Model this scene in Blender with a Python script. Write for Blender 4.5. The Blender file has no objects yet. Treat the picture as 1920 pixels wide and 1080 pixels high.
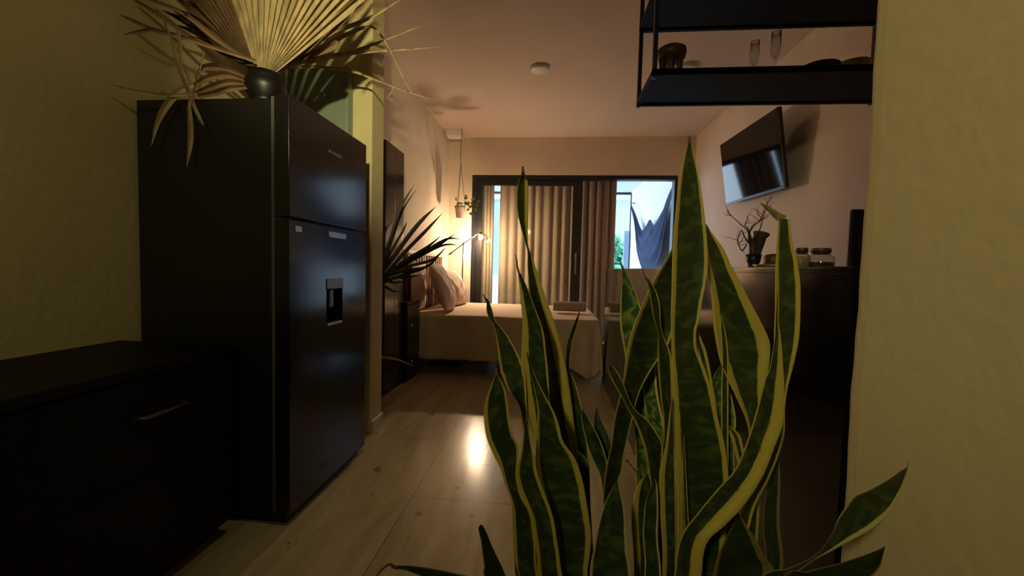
import bpy, bmesh, math, random
from mathutils import Vector, Matrix
random.seed(7)
SC = bpy.context.scene
COL = SC.collection
PI = math.pi
V = Vector

# ------------------------------------------------------------------ camera
F = 750.0
CAM = V((0, 0, 1.05))
_Y = V((73, 35, -750)).normalized()
_h = V((1, -.025, 0)).normalized()
_h = (_h - _Y * _h.dot(_Y)).normalized()
_Z = _h.cross(_Y)
if _Z.y < 0: _Z = -_Z
_X = _Y.cross(_Z)
RM = Matrix((_X, _Y, _Z))
cd = bpy.data.cameras.new('camera'); cam = bpy.data.objects.new('camera', cd); COL.objects.link(cam)
cd.sensor_width = 36; cd.lens = F / 1920 * 36; cd.clip_start = .02; cd.clip_end = 200
cam.matrix_world = Matrix.Translation(CAM) @ RM.to_4x4()
SC.camera = cam

def ray(px, py):
    return RM @ V(((px - 960) / F, (540 - py) / F, -1)).normalized()
def at(px, py, y=None, x=None, z=None):
    """the point of the room seen at a pixel of the photograph, at a known distance"""
    d = ray(px, py)
    t = y / d.y if y is not None else x / d.x if x is not None else (z - CAM.z) / d.z
    return CAM + d * t

# ------------------------------------------------------------------ materials
def mat(name, col, rough=.5, metal=0, spec=.5, var=.12, scale=6, bump=0, bscale=60, stretch=(1, 1, 1), trans=0, coat=0):
    m = bpy.data.materials.new(name); m.use_nodes = True
    nt = m.node_tree; b = nt.nodes['Principled BSDF']
    b.inputs['Roughness'].default_value = rough; b.inputs['Metallic'].default_value = metal
    b.inputs['Specular IOR Level'].default_value = spec
    b.inputs['Coat Weight'].default_value = coat
    if trans: b.inputs['Transmission Weight'].default_value = trans
    tc = nt.nodes.new('ShaderNodeTexCoord'); mp = nt.nodes.new('ShaderNodeMapping')
    mp.inputs['Scale'].default_value = stretch
    nt.links.new(tc.outputs['Object'], mp.inputs['Vector'])
    n = nt.nodes.new('ShaderNodeTexNoise'); n.inputs['Scale'].default_value = scale; n.inputs['Detail'].default_value = 4
    nt.links.new(mp.outputs[0], n.inputs['Vector'])
    r = nt.nodes.new('ShaderNodeValToRGB')
    r.color_ramp.elements[0].position = .3; r.color_ramp.elements[1].position = .7
    r.color_ramp.elements[0].color = (*[c * (1 - var) for c in col], 1)
    r.color_ramp.elements[1].color = (*[min(1, c * (1 + var)) for c in col], 1)
    nt.links.new(n.outputs['Fac'], r.inputs['Fac']); nt.links.new(r.outputs['Color'], b.inputs['Base Color'])
    if bump:
        n2 = nt.nodes.new('ShaderNodeTexNoise'); n2.inputs['Scale'].default_value = bscale; n2.inputs['Detail'].default_value = 5
        nt.links.new(mp.outputs[0], n2.inputs['Vector'])
        bp = nt.nodes.new('ShaderNodeBump'); bp.inputs['Strength'].default_value = bump; bp.inputs['Distance'].default_value = .01
        nt.links.new(n2.outputs['Fac'], bp.inputs['Height']); nt.links.new(bp.outputs[0], b.inputs['Normal'])
    return m

def thin_glass(name, tint=(.95, .95, .95), rough=0, ior=1.5, k=1.0):
    m = bpy.data.materials.new(name); m.use_nodes = True; nt = m.node_tree
    nt.nodes.remove(nt.nodes['Principled BSDF']); out = nt.nodes['Material Output']
    t = nt.nodes.new('ShaderNodeBsdfTransparent'); t.inputs[0].default_value = (*tint, 1)
    g = nt.nodes.new('ShaderNodeBsdfGlossy'); g.inputs['Roughness'].default_value = rough
    lw = nt.nodes.new('ShaderNodeLayerWeight'); lw.inputs[0].default_value = .5
    pw = nt.nodes.new('ShaderNodeMath'); pw.operation = 'POWER'; pw.inputs[1].default_value = 5
    ml = nt.nodes.new('ShaderNodeMath'); ml.operation = 'MULTIPLY_ADD'; ml.inputs[1].default_value = .9 * k; ml.inputs[2].default_value = .045 * k
    mx = nt.nodes.new('ShaderNodeMixShader')
    nt.links.new(lw.outputs['Facing'], pw.inputs[0]); nt.links.new(pw.outputs[0], ml.inputs[0]); nt.links.new(ml.outputs[0], mx.inputs[0])
    nt.links.new(t.outputs[0], mx.inputs[1]); nt.links.new(g.outputs[0], mx.inputs[2])
    nt.links.new(mx.outputs[0], out.inputs[0])
    return m

def emit(name, col, s):
    m = bpy.data.materials.new(name); m.use_nodes = True; nt = m.node_tree
    b = nt.nodes['Principled BSDF']
    b.inputs['Base Color'].default_value = (*col, 1)
    b.inputs['Emission Color'].default_value = (*col, 1); b.inputs['Emission Strength'].default_value = s
    return m

def leaf_mat(name, dark, light, edge, bands=1.0):
    m = bpy.data.materials.new(name); m.use_nodes = True; nt = m.node_tree; L = nt.links
    b = nt.nodes['Principled BSDF']; b.inputs['Roughness'].default_value = .42
    b.inputs['Specular IOR Level'].default_value = .4
    uv = nt.nodes.new('ShaderNodeUVMap'); sx = nt.nodes.new('ShaderNodeSeparateXYZ'); L.new(uv.outputs[0], sx.inputs[0])
    # margin mask from the across-leaf coordinate
    sub = nt.nodes.new('ShaderNodeMath'); sub.operation = 'SUBTRACT'; sub.inputs[1].default_value = .5; L.new(sx.outputs[0], sub.inputs[0])
    ab = nt.nodes.new('ShaderNodeMath'); ab.operation = 'ABSOLUTE'; L.new(sub.outputs[0], ab.inputs[0])
    n0 = nt.nodes.new('ShaderNodeTexNoise'); n0.inputs['Scale'].default_value = 60
    mp0 = nt.nodes.new('ShaderNodeMapping'); mp0.inputs['Scale'].default_value = (.05, 1, 1); L.new(uv.outputs[0], mp0.inputs[0]); L.new(mp0.outputs[0], n0.inputs['Vector'])
    ad = nt.nodes.new('ShaderNodeMath'); ad.operation = 'MULTIPLY_ADD'; ad.inputs[1].default_value = .06; L.new(n0.outputs['Fac'], ad.inputs[0]); L.new(ab.outputs[0], ad.inputs[2])
    rm = nt.nodes.new('ShaderNodeValToRGB'); rm.color_ramp.elements[0].position = .365; rm.color_ramp.elements[1].position = .395; L.new(ad.outputs[0], rm.inputs[0])
    # transverse mottled bands
    oi = nt.nodes.new('ShaderNodeObjectInfo')
    mp = nt.nodes.new('ShaderNodeMapping'); mp.inputs['Scale'].default_value = (2.2, 62, 1); L.new(uv.outputs[0], mp.inputs[0])
    cb = nt.nodes.new('ShaderNodeCombineXYZ'); mu = nt.nodes.new('ShaderNodeMath'); mu.operation = 'MULTIPLY'; mu.inputs[1].default_value = 37
    L.new(oi.outputs['Random'], mu.inputs[0]); L.new(mu.outputs[0], cb.inputs[2]); L.new(cb.outputs[0], mp.inputs['Location'])
    n1 = nt.nodes.new('ShaderNodeTexNoise'); n1.inputs['Scale'].default_value = 1; n1.inputs['Detail'].default_value = 5; n1.inputs['Distortion'].default_value = .6
    L.new(mp.outputs[0], n1.inputs['Vector'])
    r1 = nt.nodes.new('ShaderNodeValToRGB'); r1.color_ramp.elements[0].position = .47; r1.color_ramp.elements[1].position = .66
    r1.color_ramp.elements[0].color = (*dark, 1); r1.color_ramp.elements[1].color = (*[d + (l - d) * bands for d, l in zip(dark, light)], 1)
    L.new(n1.outputs['Fac'], r1.inputs[0])
    # pale rim just at the edge
    mx = nt.nodes.new('ShaderNodeMix'); mx.data_type = 'RGBA'
    L.new(rm.outputs[0], mx.inputs['Factor']); L.new(r1.outputs[0], mx.inputs['A']); mx.inputs['B'].default_value = (*edge, 1)
    L.new(mx.outputs['Result'], b.inputs['Base Color'])
    bp = nt.nodes.new('ShaderNodeBump'); bp.inputs['Strength'].default_value = .15; bp.inputs['Distance'].default_value = .002
    L.new(n1.outputs['Fac'], bp.inputs['Height']); L.new(bp.outputs[0], b.inputs['Normal'])
    return m

def floor_mat():
    m = bpy.data.materials.new('cream_tile'); m.use_nodes = True; nt = m.node_tree; L = nt.links
    b = nt.nodes['Principled BSDF']
    tc = nt.nodes.new('ShaderNodeTexCoord'); mp = nt.nodes.new('ShaderNodeMapping')
    mp.inputs['Rotation'].default_value = (0, 0, PI / 2); mp.inputs['Location'].default_value = (-1.875 - 1.2 * 2, -.0, 0)
    L.new(tc.outputs['Object'], mp.inputs[0])
    br = nt.nodes.new('ShaderNodeTexBrick'); br.offset = .5
    br.inputs['Scale'].default_value = 1; br.inputs['Brick Width'].default_value = 1.2; br.inputs['Row Height'].default_value = .6
    br.inputs['Mortar Size'].default_value = .0022; br.inputs['Mortar Smooth'].default_value = .2
    br.inputs['Color1'].default_value = (1, 1, 1, 1); br.inputs['Color2'].default_value = (.9, .9, .9, 1); br.inputs['Mortar'].default_value = (.38, .34, .3, 1)
    L.new(mp.outputs[0], br.inputs['Vector'])
    mp2 = nt.nodes.new('ShaderNodeMapping'); mp2.inputs['Scale'].default_value = (6, .9, 1); L.new(tc.outputs['Object'], mp2.inputs[0])
    n = nt.nodes.new('ShaderNodeTexNoise'); n.inputs['Scale'].default_value = 1.6; n.inputs['Detail'].default_value = 8; n.inputs['Distortion'].default_value = .7; n.inputs['Roughness'].default_value = .62
    L.new(mp2.outputs[0], n.inputs['Vector'])
    r = nt.nodes.new('ShaderNodeValToRGB'); e = r.color_ramp.elements
    e[0].position = .3; e[0].color = (.35, .285, .17, 1); e[1].position = .72; e[1].color = (.54, .45, .295, 1)
    k = e.new(.5); k.color = (.455, .375, .235, 1)
    L.new(n.outputs['Fac'], r.inputs[0])
    # little dark pits of travertine
    n3 = nt.nodes.new('ShaderNodeTexNoise'); n3.inputs['Scale'].default_value = 9; n3.inputs['Detail'].default_value = 3; L.new(tc.outputs['Object'], n3.inputs['Vector'])
    r3 = nt.nodes.new('ShaderNodeValToRGB'); r3.color_ramp.elements[0].position = .28; r3.color_ramp.elements[0].color = (.5, .45, .4, 1); r3.color_ramp.elements[1].position = .34; r3.color_ramp.elements[1].color = (1, 1, 1, 1)
    L.new(n3.outputs['Fac'], r3.inputs[0])
    m1 = nt.nodes.new('ShaderNodeMix'); m1.data_type = 'RGBA'; m1.blend_type = 'MULTIPLY'; m1.inputs['Factor'].default_value = 1
    m2 = nt.nodes.new('ShaderNodeMix'); m2.data_type = 'RGBA'; m2.blend_type = 'MULTIPLY'; m2.inputs['Factor'].default_value = 1
    L.new(r.outputs[0], m1.inputs['A']); L.new(br.outputs['Color'], m1.inputs['B'])
    L.new(m1.outputs['Result'], m2.inputs['A']); L.new(r3.outputs[0], m2.inputs['B'])
    L.new(m2.outputs['Result'], b.inputs['Base Color'])
    r2 = nt.nodes.new('ShaderNodeMapRange'); r2.inputs['To Min'].default_value = .12; r2.inputs['To Max'].default_value = .30
    L.new(n.outputs['Fac'], r2.inputs[0]); L.new(r2.outputs[0], b.inputs['Roughness'])
    bp = nt.nodes.new('ShaderNodeBump'); bp.inputs['Strength'].default_value = .12; bp.inputs['Distance'].default_value = .003
    L.new(n.outputs['Fac'], bp.inputs['Height']); L.new(bp.outputs[0], b.inputs['Normal'])
    return m

M = {}
M['wall_kitchen'] = mat('cream_plaster', (.61, .53, .29), .8, bump=.25, bscale=30, var=.05, scale=3)
M['wall'] = mat('warm_plaster', (.70, .59, .48), .8, bump=.2, bscale=25, var=.05, scale=3)
M['ceiling'] = mat('ceiling_paint', (.68, .56, .46), .85, var=.04, scale=2, bump=.1)
M['floor'] = floor_mat()
M['base'] = mat('pale_tile_trim', (.62, .56, .44), .4, var=.08)
M['blackframe'] = mat('black_aluminium', (.012, .012, .014), .38, metal=.0, var=.2)
M['fridge'] = mat('black_steel', (.010, .010, .012), .15, metal=0, spec=.55, var=.1, scale=3)
M['fridge_side'] = mat('black_enamel', (.010, .010, .010), .45, var=.1)
M['gasket'] = mat('grey_gasket', (.12, .12, .11), .45)
M['dark'] = mat('dark_plastic', (.006, .006, .007), .3)
M['chrome'] = mat('brushed_metal', (.5, .5, .48), .28, metal=.9)
M['greymetal'] = mat('grey_metal', (.16, .16, .17), .35, metal=.6)
M['console'] = mat('black_stained_wood', (.005, .004, .0035), .5, spec=.25, stretch=(1, 12, 12), scale=4, var=.35)
M['console_top'] = mat('dark_stained_top', (.010, .0075, .006), .55, spec=.2, stretch=(12, 1, 12), scale=4, var=.3)
M['bar'] = mat('black_lacquer', (.005, .004, .0035), .09, spec=.40, var=.2, scale=2)
M['shelf'] = mat('black_wood', (.005, .0045, .0045), .6, spec=.12, var=.3)
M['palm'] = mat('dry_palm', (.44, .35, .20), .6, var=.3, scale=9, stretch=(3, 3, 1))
M['palm_shaded'] = mat('shaded_brown_palm', (.22, .14, .075), .65, var=.35, scale=9)  # browner, darker copy of the dry palm, carries shade as colour
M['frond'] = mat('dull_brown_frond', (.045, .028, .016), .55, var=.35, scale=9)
M['pot'] = mat('black_glaze', (.006, .006, .006), .42, var=.2)
M['box'] = mat('grey_green_enamel', (.20, .245, .19), .22, var=.06, scale=2)
M['linen'] = mat('beige_linen', (.62, .48, .35), .85, var=.07, scale=7, bump=.35, bscale=14)
M['pillow'] = mat('pinkish_linen', (.58, .45, .36), .85, var=.06, scale=5, bump=.5, bscale=11)
M['white_linen'] = mat('cream_cotton', (.74, .64, .52), .85, var=.06, bump=.4, bscale=11)
M['towel'] = mat('tan_terry', (.42, .31, .19), .95, var=.12, scale=40, bump=.7, bscale=160)
M['wood'] = mat('red_brown_wood', (.17, .065, .035), .4, stretch=(1, 1, 10), scale=5, var=.3)
M['palewood'] = mat('pale_wood', (.72, .60, .44), .5, stretch=(1, 10, 1), scale=5)
M['wardrobe'] = mat('glossy_dark_laminate', (.035, .028, .024), .16, spec=.7, var=.15, scale=2)
M['nightstand'] = mat('black_laminate', (.010, .010, .012), .3, var=.2)
M['curtain'] = mat('sand_curtain', (.52, .44, .35), .9, var=.08, scale=20, stretch=(1, 1, .1), bump=.2)
M['curtain2'] = mat('taupe_curtain', (.40, .31, .255), .9, var=.08, scale=20, stretch=(1, 1, .1), bump=.2)
M['glass'] = thin_glass('door_glass', (.93, .93, .91), 0, 1.5, 1.0)
M['clear'] = thin_glass('clear_glass', (.96, .96, .95), .02, 1.5, 2.0)
M['bulb'] = emit('lit_bulb', (1, .70, .44), 2200)
M['terrace'] = mat('white_stucco', (.86, .87, .88), .9, var=.05, scale=5, bump=1.0, bscale=9, stretch=(1, 2.2, .9))
M['terrace_c'] = mat('white_terrace_ceiling', (.8, .82, .85), .9, var=.03)
M['terrace_f'] = mat('grey_terrace_floor', (.45, .46, .46), .7)
M['hammock'] = mat('navy_cotton', (.026, .042, .095), .9, var=.3, scale=30, stretch=(6, 6, 1), bump=.5, bscale=40)
M['rope'] = mat('dark_rope', (.02, .022, .03), .9)
M['tree'] = mat('tree_leaf', (.10, .30, .17), .6, var=.6, scale=4)
M['trunk'] = mat('bark', (.12, .09, .06), .9)
M['conc'] = mat('blue_grey_render', (.30, .40, .50), .8)
M['neighbour'] = mat('pale_blue_render', (.34, .47, .58), .8, var=.04)
M['white'] = mat('white_plastic', (.8, .76, .7), .4, var=.03)
M['greenleaf'] = mat('pothos_leaf', (.14, .22, .05), .45, var=.4, scale=12)
M['terracotta'] = mat('grey_clay', (.17, .115, .09), .7, var=.25, scale=14, bump=.4)
M['soil'] = mat('dark_soil', (.02, .014, .009), .95, var=.4, bump=1)
M['twig'] = mat('dark_twig', (.055, .035, .025), .8)
M['brownvase'] = mat('woven_brown_vase', (.070, .045, .028), .8, var=.4, scale=40, bump=.8, bscale=80)
M['lid'] = mat('dark_lid', (.075, .038, .028), .4, var=.2)
M['seeds'] = mat('dark_beans', (.03, .022, .016), .7, var=.6, scale=120, bump=1, bscale=120)
M['flour'] = mat('cream_grain', (.42, .34, .2), .9, var=.3, scale=90, bump=.5, bscale=120)
M['screen'] = mat('tv_glass', (.004, .004, .005), .06, spec=.34, var=.1)
M['wooddark'] = mat('dark_oiled_wood', (.060, .036, .022), .5, stretch=(8, 8, 1), scale=6, var=.4)
M['brass'] = mat('dull_brass', (.30, .20, .09), .4, metal=.5, var=.2)
M['tan'] = mat('tan_ceramic', (.33, .24, .13), .4, var=.15)
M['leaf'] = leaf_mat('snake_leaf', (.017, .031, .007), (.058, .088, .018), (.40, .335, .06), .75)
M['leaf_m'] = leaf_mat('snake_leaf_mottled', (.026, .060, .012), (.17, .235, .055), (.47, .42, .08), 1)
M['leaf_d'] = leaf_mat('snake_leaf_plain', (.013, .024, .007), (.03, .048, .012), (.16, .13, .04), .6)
M['leaf_p'] = leaf_mat('snake_leaf_pale_rim', (.018, .033, .009), (.058, .088, .02), (.42, .40, .17), .8)
M['drytip'] = mat('dry_leaf_tip', (.10, .055, .025), .8, var=.4, scale=60)
M['tipolive'] = mat('bent_leaf_tip', (.24, .18, .06), .6, var=.3, scale=60)

# ------------------------------------------------------------------ mesh helpers
def link(name, bm, m, parent=None, smooth=True, bevel=0):
    bmesh.ops.recalc_face_normals(bm, faces=bm.faces)
    me = bpy.data.meshes.new(name)
    if parent is not None:
        bmesh.ops.translate(bm, verts=bm.verts, vec=-wloc(parent))
    bm.to_mesh(me); bm.free()
    me.materials.append(m)
    o = bpy.data.objects.new(name, me); COL.objects.link(o)
    if parent is not None: o.parent = parent
    if smooth:
        for p in me.polygons: p.use_smooth = True
    if bevel:
        md = o.modifiers.new('bevel', 'BEVEL'); md.width = bevel; md.segments = 2; md.limit_method = 'ANGLE'; md.angle_limit = .7
        if smooth:
            wn = o.modifiers.new('wn', 'WEIGHTED_NORMAL')
    return o

def wloc(o):
    l = V(o.location)
    while o.parent: o = o.parent; l += V(o.location)
    return l

def thing(name, label, cat, loc=(0, 0, 0), group=None):
    o = bpy.data.objects.new(name, None); COL.objects.link(o)
    o.empty_display_size = .05; o.location = loc; o['label'] = label; o['category'] = cat
    if group: o['group'] = group
    return o
def tag(o, label, cat, group=None, kind=None):
    o['label'] = label; o['category'] = cat
    if group: o['group'] = group
    if kind: o['kind'] = kind
    return o
def struct(o): o['kind'] = 'structure'; return o

def B(): return bmesh.new()
def box(bm, x0, x1, y0, y1, z0, z1):
    r = bmesh.ops.create_cube(bm, size=1)
    for v in r['verts']:
        v.co = V((x0 + (v.co.x + .5) * (x1 - x0), y0 + (v.co.y + .5) * (y1 - y0), z0 + (v.co.z + .5) * (z1 - z0)))
    return r['verts']
def boxo(name, x0, x1, y0, y1, z0, z1, m, parent=None, bevel=0):
    bm = B(); box(bm, x0, x1, y0, y1, z0, z1)
    return link(name, bm, m, parent, smooth=bool(bevel), bevel=bevel)
def tube(bm, pts, r, n=10, cap=True):
    pts = [V(p) for p in pts]
    rs = r if isinstance(r, (list, tuple)) else [r] * len(pts)
    rings = []; up = V((.31, .2, .93)).normalized()
    for i, p in enumerate(pts):
        t = (pts[min(i + 1, len(pts) - 1)] - pts[max(i - 1, 0)]).normalized()
        a = t.cross(up)
        if a.length < 1e-3: a = t.cross(V((1, 0, 0)))
        a.normalize(); b = t.cross(a)
        rings.append([bm.verts.new(p + (a * math.cos(2 * PI * k / n) + b * math.sin(2 * PI * k / n)) * rs[i]) for k in range(n)])
    for i in range(len(rings) - 1):
        for k in range(n):
            bm.faces.new((rings[i][k], rings[i][(k + 1) % n], rings[i + 1][(k + 1) % n], rings[i + 1][k]))
    if cap:
        bm.faces.new(rings[0]); bm.faces.new(rings[-1][::-1])
def lathe(bm, c, prof, n=32, axis=None):
    """closed or open profile [(r, z)] turned about a vertical axis through c"""
    c = V(c); rings = []
    for r, z in prof:
        if r < 1e-5: rings.append([bm.verts.new(c + V((0, 0, z)))])
        else: rings.append([bm.verts.new(c + V((r * math.cos(2 * PI * k / n), r * math.sin(2 * PI * k / n), z))) for k in range(n)])
    for a, b in zip(rings[:-1], rings[1:]):
        for k in range(n):
            k2 = (k + 1) % n
            if len(a) == 1 and len(b) == 1: continue
            if len(a) == 1: bm.faces.new((a[0], b[k2], b[k]))
            elif len(b) == 1: bm.faces.new((a[k], a[k2], b[0]))
            else: bm.faces.new((a[k], a[k2], b[k2], b[k]))
def cr(ps, n):
    """Catmull-Rom through a list of equal-length tuples"""
    out = []
    for i in range(len(ps) - 1):
        p0, p1, p2, p3 = ps[max(i - 1, 0)], ps[i], ps[i + 1], ps[min(i + 2, len(ps) - 1)]
        for k in range(n):
            t = k / n
            out.append(tuple(.5 * ((2 * b) + (-a + c) * t + (2 * a - 5 * b + 4 * c - d) * t * t + (-a + 3 * b - 3 * c + d) * t ** 3) for a, b, c, d in zip(p0, p1, p2, p3)))
    out.append(tuple(ps[-1]))
    return out

# ------------------------------------------------------------------ room shell
XL, XB, XR = -1.68, -1.465, 1.87       # kitchen left wall, bedroom left wall, right wall
YB, CH = 5.6, 2.86                      # back wall, ceiling height
PX, PY0, PY1 = -1.09, 2.34, 2.52        # pier between kitchen and bedroom
YK = -2.2
struct(boxo('floor', -2.2, 2.2, YK - .2, YB + .2, -.1, 0, M['floor']))
struct(boxo('ceiling', -2.2, 2.2, YK - .2, YB + .2, CH, CH + .15, M['ceiling']))
struct(boxo('wall_left_kitchen', XL - .2, XL, YK, PY0 + .05, 0, CH, M['wall_kitchen']))
def pier():
    bm = B(); box(bm, XL - .2, PX, PY0, PY1, 0, CH)
    return link('wall_left_pier', bm, M['wall_kitchen'], smooth=True, bevel=.012)
struct(pier())
struct(boxo('baseboard_pier', PX - .02, PX + .012, PY0 + .02, PY1, 0, .075, M['base'], bevel=.004))
struct(boxo('wall_left_bedroom', XB - .2, XB, PY1 - .02, YB + .1, 0, CH, M['wall']))
struct(boxo('wall_right', XR, XR + .2, YK, YB + .1, 0, CH, M['wall']))
struct(boxo('wall_front', -2, 2.1, YK - .15, YK, 0, CH, M['wall_kitchen']))
DX0, DX1, DZ = -1.135, 1.655, 2.345     # opening to the terrace
struct(boxo('wall_back_side', XB - .1, DX0, YB, YB + .16, 0, CH, M['wall']))
struct(boxo('wall_back_corner', DX1, XR + .1, YB, YB + .16, 0, CH, M['wall']))
struct(boxo('wall_back_header', DX0, DX1, YB, YB + .16, DZ, CH, M['wall']))
# short wall beside the camera, its plaster edge a little uneven
def near_wall():
    bm = B(); n = 60; rows = []
    for i in range(n + 1):
        z = CH * i / n
        w = .0015 * math.sin(z * 9) + .0012 * math.sin(z * 23 + 1) + .001 * math.sin(z * 61)
        ye = .712 + w
        rows.append([bm.verts.new((.5, YK, z)), bm.verts.new((.5, ye - .03, z)), bm.verts.new((.5 + .002, ye - .012, z)), bm.verts.new((.505, ye - .003, z)), bm.verts.new((.515, ye, z)), bm.verts.new((.60, ye, z)), bm.verts.new((.60, YK, z))])
    m = len(rows[0])
    for a, b in zip(rows[:-1], rows[1:]):
        for k in range(m): bm.faces.new((a[k], a[(k + 1) % m], b[(k + 1) % m], b[k]))
    bm.faces.new(rows[0][::-1]); bm.faces.new(rows[-1])
    return link('wall_right_near', bm, M['wall_kitchen'], smooth=False)
struct(near_wall())

# ------------------------------------------------------------------ sliding door to the terrace
d = bpy.data.objects.new('door_1', None); COL.objects.link(d); d.location = (DX0, YB, 0); d['kind'] = 'structure'
bm = B()
box(bm, DX0, DX0 + .06, YB + .0, YB + .12, 0, DZ)
box(bm, DX1 - .04, DX1, YB, YB + .12, 0, DZ)
box(bm, DX0 + .06, DX1 - .04, YB, YB + .12, DZ - .055, DZ)
box(bm, DX0 + .06, DX1 - .04, YB, YB + .12, 0, .02)
link('frame', bm, M['blackframe'], d, smooth=False)
sx0, sx1 = DX0 + .062, .405
bm = B()
box(bm, sx0, sx0 + .085, YB + .03, YB + .075, .02, DZ - .057)
box(bm, sx1 - .13, sx1, YB + .03, YB + .075, .02, DZ - .057)
box(bm, sx0 + .085, sx1 - .13, YB + .03, YB + .075, DZ - .135, DZ - .057)
box(bm, sx0 + .085, sx1 - .13, YB + .03, YB + .075, .02, .11)
sash = link('sash', bm, M['blackframe'], d, smooth=False)
boxo('pane', sx0 + .085, sx1 - .13, YB + .05, YB + .056, .11, DZ - .135, M['glass'], sash)
bm = B(); box(bm, sx1 - .075, sx1 - .05, YB + .012, YB + .03, .98, 1.28)
link('handle', bm, M['greymetal'], d, smooth=True, bevel=.004)
bm = B(); box(bm, DX0 + .07, DX1 - .05, YB + .21, YB + .235, DZ + .10, DZ + .125)
link('curtain_rail', bm, M['greymetal'], d, smooth=False)

def curtain(label, x0, x1, folds, amp, m, y=YB + .22, seed=1, flare=0, gap=None):
    rnd = random.Random(seed); n = folds * 14; nz = 24
    ph = [rnd.uniform(-.5, .5) for _ in range(folds + 2)]
    am = [rnd.uniform(.6, 1.15) for _ in range(folds + 2)]
    bm = B(); layers = []
    for side in (0, .006):
        rows = []
        for j in range(nz + 1):
            z = .03 + (DZ + .07 - .03) * j / nz; row = []
            for i in range(n + 1):
                u = i / n; f = u * folds; k = int(f)
                a = amp * (am[k] * (1 - (f - k)) + am[k + 1] * (f - k)) * (1 + .25 * (1 - j / nz))
                yy = y + a * math.sin(2 * PI * f + ph[k] * (1 - f + k) + ph[k + 1] * (f - k)) + .006 * math.sin(z * 3 + u * 9)
                xx = x0 + (x1 - x0) * u + .3 * amp * math.cos(2 * PI * f) + flare * (1 - j / nz) * (u - .3)
                row.append(bm.verts.new((xx, yy + side, z)))
            rows.append(row)
        layers.append(rows)
        for a, b in zip(rows[:-1], rows[1:]):
            for i in range(n): bm.faces.new((a[i], a[i + 1], b[i + 1], b[i]))
    A, Bk = layers
    for j in range(nz):
        for i in (0, n): bm.faces.new((A[j][i], A[j + 1][i], Bk[j + 1][i], Bk[j][i]))
    for i in range(n):
        for j in (0, nz): bm.faces.new((A[j][i], A[j][i + 1], Bk[j][i + 1], Bk[j][i]))
    return tag(link('curtain', bm, m), label, 'curtain', 'curtains at the terrace door')
curtain('narrow bunched sand curtain at the far left of the sliding door, behind the bulb', -1.06, -.86, 4, .03, M['curtain'], seed=3)
curtain('wide closed sand coloured curtain behind the black framed glass pane', -.77, .34, 9, .020, M['curtain'], seed=5)
curtain('bunched taupe curtain hanging open beside the hammock view', .37, .88, 5, .035, M['curtain2'], seed=8)

# ------------------------------------------------------------------ terrace and beyond
TX, TY, TZ = 1.79, 9.5, 2.86
struct(boxo('floor_terrace', -1.7, TX + .2, YB + .16, TY + .3, -.12, -.02, M['terrace_f']))
struct(boxo('ceiling_terrace', -1.7, TX + .2, YB + .16, TY + .3, TZ, TZ + .15, M['terrace_c']))
struct(boxo('wall_terrace_right', TX, TX + .2, YB + .16, TY, -.02, TZ, M['terrace']))
struct(boxo('trim_terrace_beam', -1.7, TX + .2, TY, TY + .12, TZ - .04, TZ + .1, M['blackframe']))
p = at(1183, 433, y=9.4)
struct(boxo('trim_terrace_post', p.x - .14, p.x - .03, 9.40, 9.5, -.02, p.z, M['conc']))
struct(boxo('trim_terrace_corner', TX - .02, TX, 9.44, 9.5, -.02, TZ - .04, M['blackframe']))
struct(boxo('wall_terrace_parapet', -1.7, TX, 9.5, 9.58, -.02, .9, M['terrace_c']))
nb = thing('neighbour_building', 'pale blue building face seen beyond the terrace above the trees', 'building', (2.2, 19, -4))
boxo('facade', -4, 9, 19, 22, -4, 9, M['neighbour'], nb)
boxo('ledge', -4.1, 9.1, 18.8, 19, 4.3, 4.5, M['terrace_c'], nb)
struct(boxo('ground', -30, 30, TY + .5, 45, -4.2, -4, M['terrace_f']))

def tree(label, c, r, n, seed):
    rnd = random.Random(seed)
    t = thing('garden_tree', label, 'tree', (c[0], c[1], -4), 'trees beyond the terrace')
    bm = B()
    for _ in range(n):
        while True:
            q = V((rnd.uniform(-1, 1), rnd.uniform(-1, 1), rnd.uniform(-1, 1)))
            if q.length < 1: break
        p = V(c) + V((q.x * r[0], q.y * r[1], q.z * r[2])) * (.75 + .25 * rnd.random())
        a = V((rnd.gauss(0, 1), rnd.gauss(0, 1), rnd.gauss(0, 1))).normalized(); b = a.orthogonal().normalized()
        l = rnd.uniform(.12, .24); w = l * .42; nn = a.cross(b) * w * .3
        vs = [bm.verts.new(p - a * l), bm.verts.new(p + b * w + nn), bm.verts.new(p + a * l), bm.verts.new(p - b * w + nn)]
        bm.faces.new((vs[0], vs[1], vs[2])); bm.faces.new((vs[0], vs[2], vs[3]))
    link('crown', bm, M['tree'], t, smooth=False)
    bm = B(); tube(bm, [(c[0], c[1], -4), (c[0] + .08, c[1], -2), (c[0], c[1] + .05, c[2])], [.16, .12, .06])
    link('trunk', bm, M['trunk'], t)
p = at(1150, 440, y=13)
tree('leafy green tree beyond the terrace, at left of the blue post', (p.x - .2, 13, 1.0), (.95, .9, 1.35), 1500, 2)
tree('smaller green tree right behind the blue terrace post', (2.9, 14.5, .9), (1.0, .9, 1.1), 1200, 4)

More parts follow.
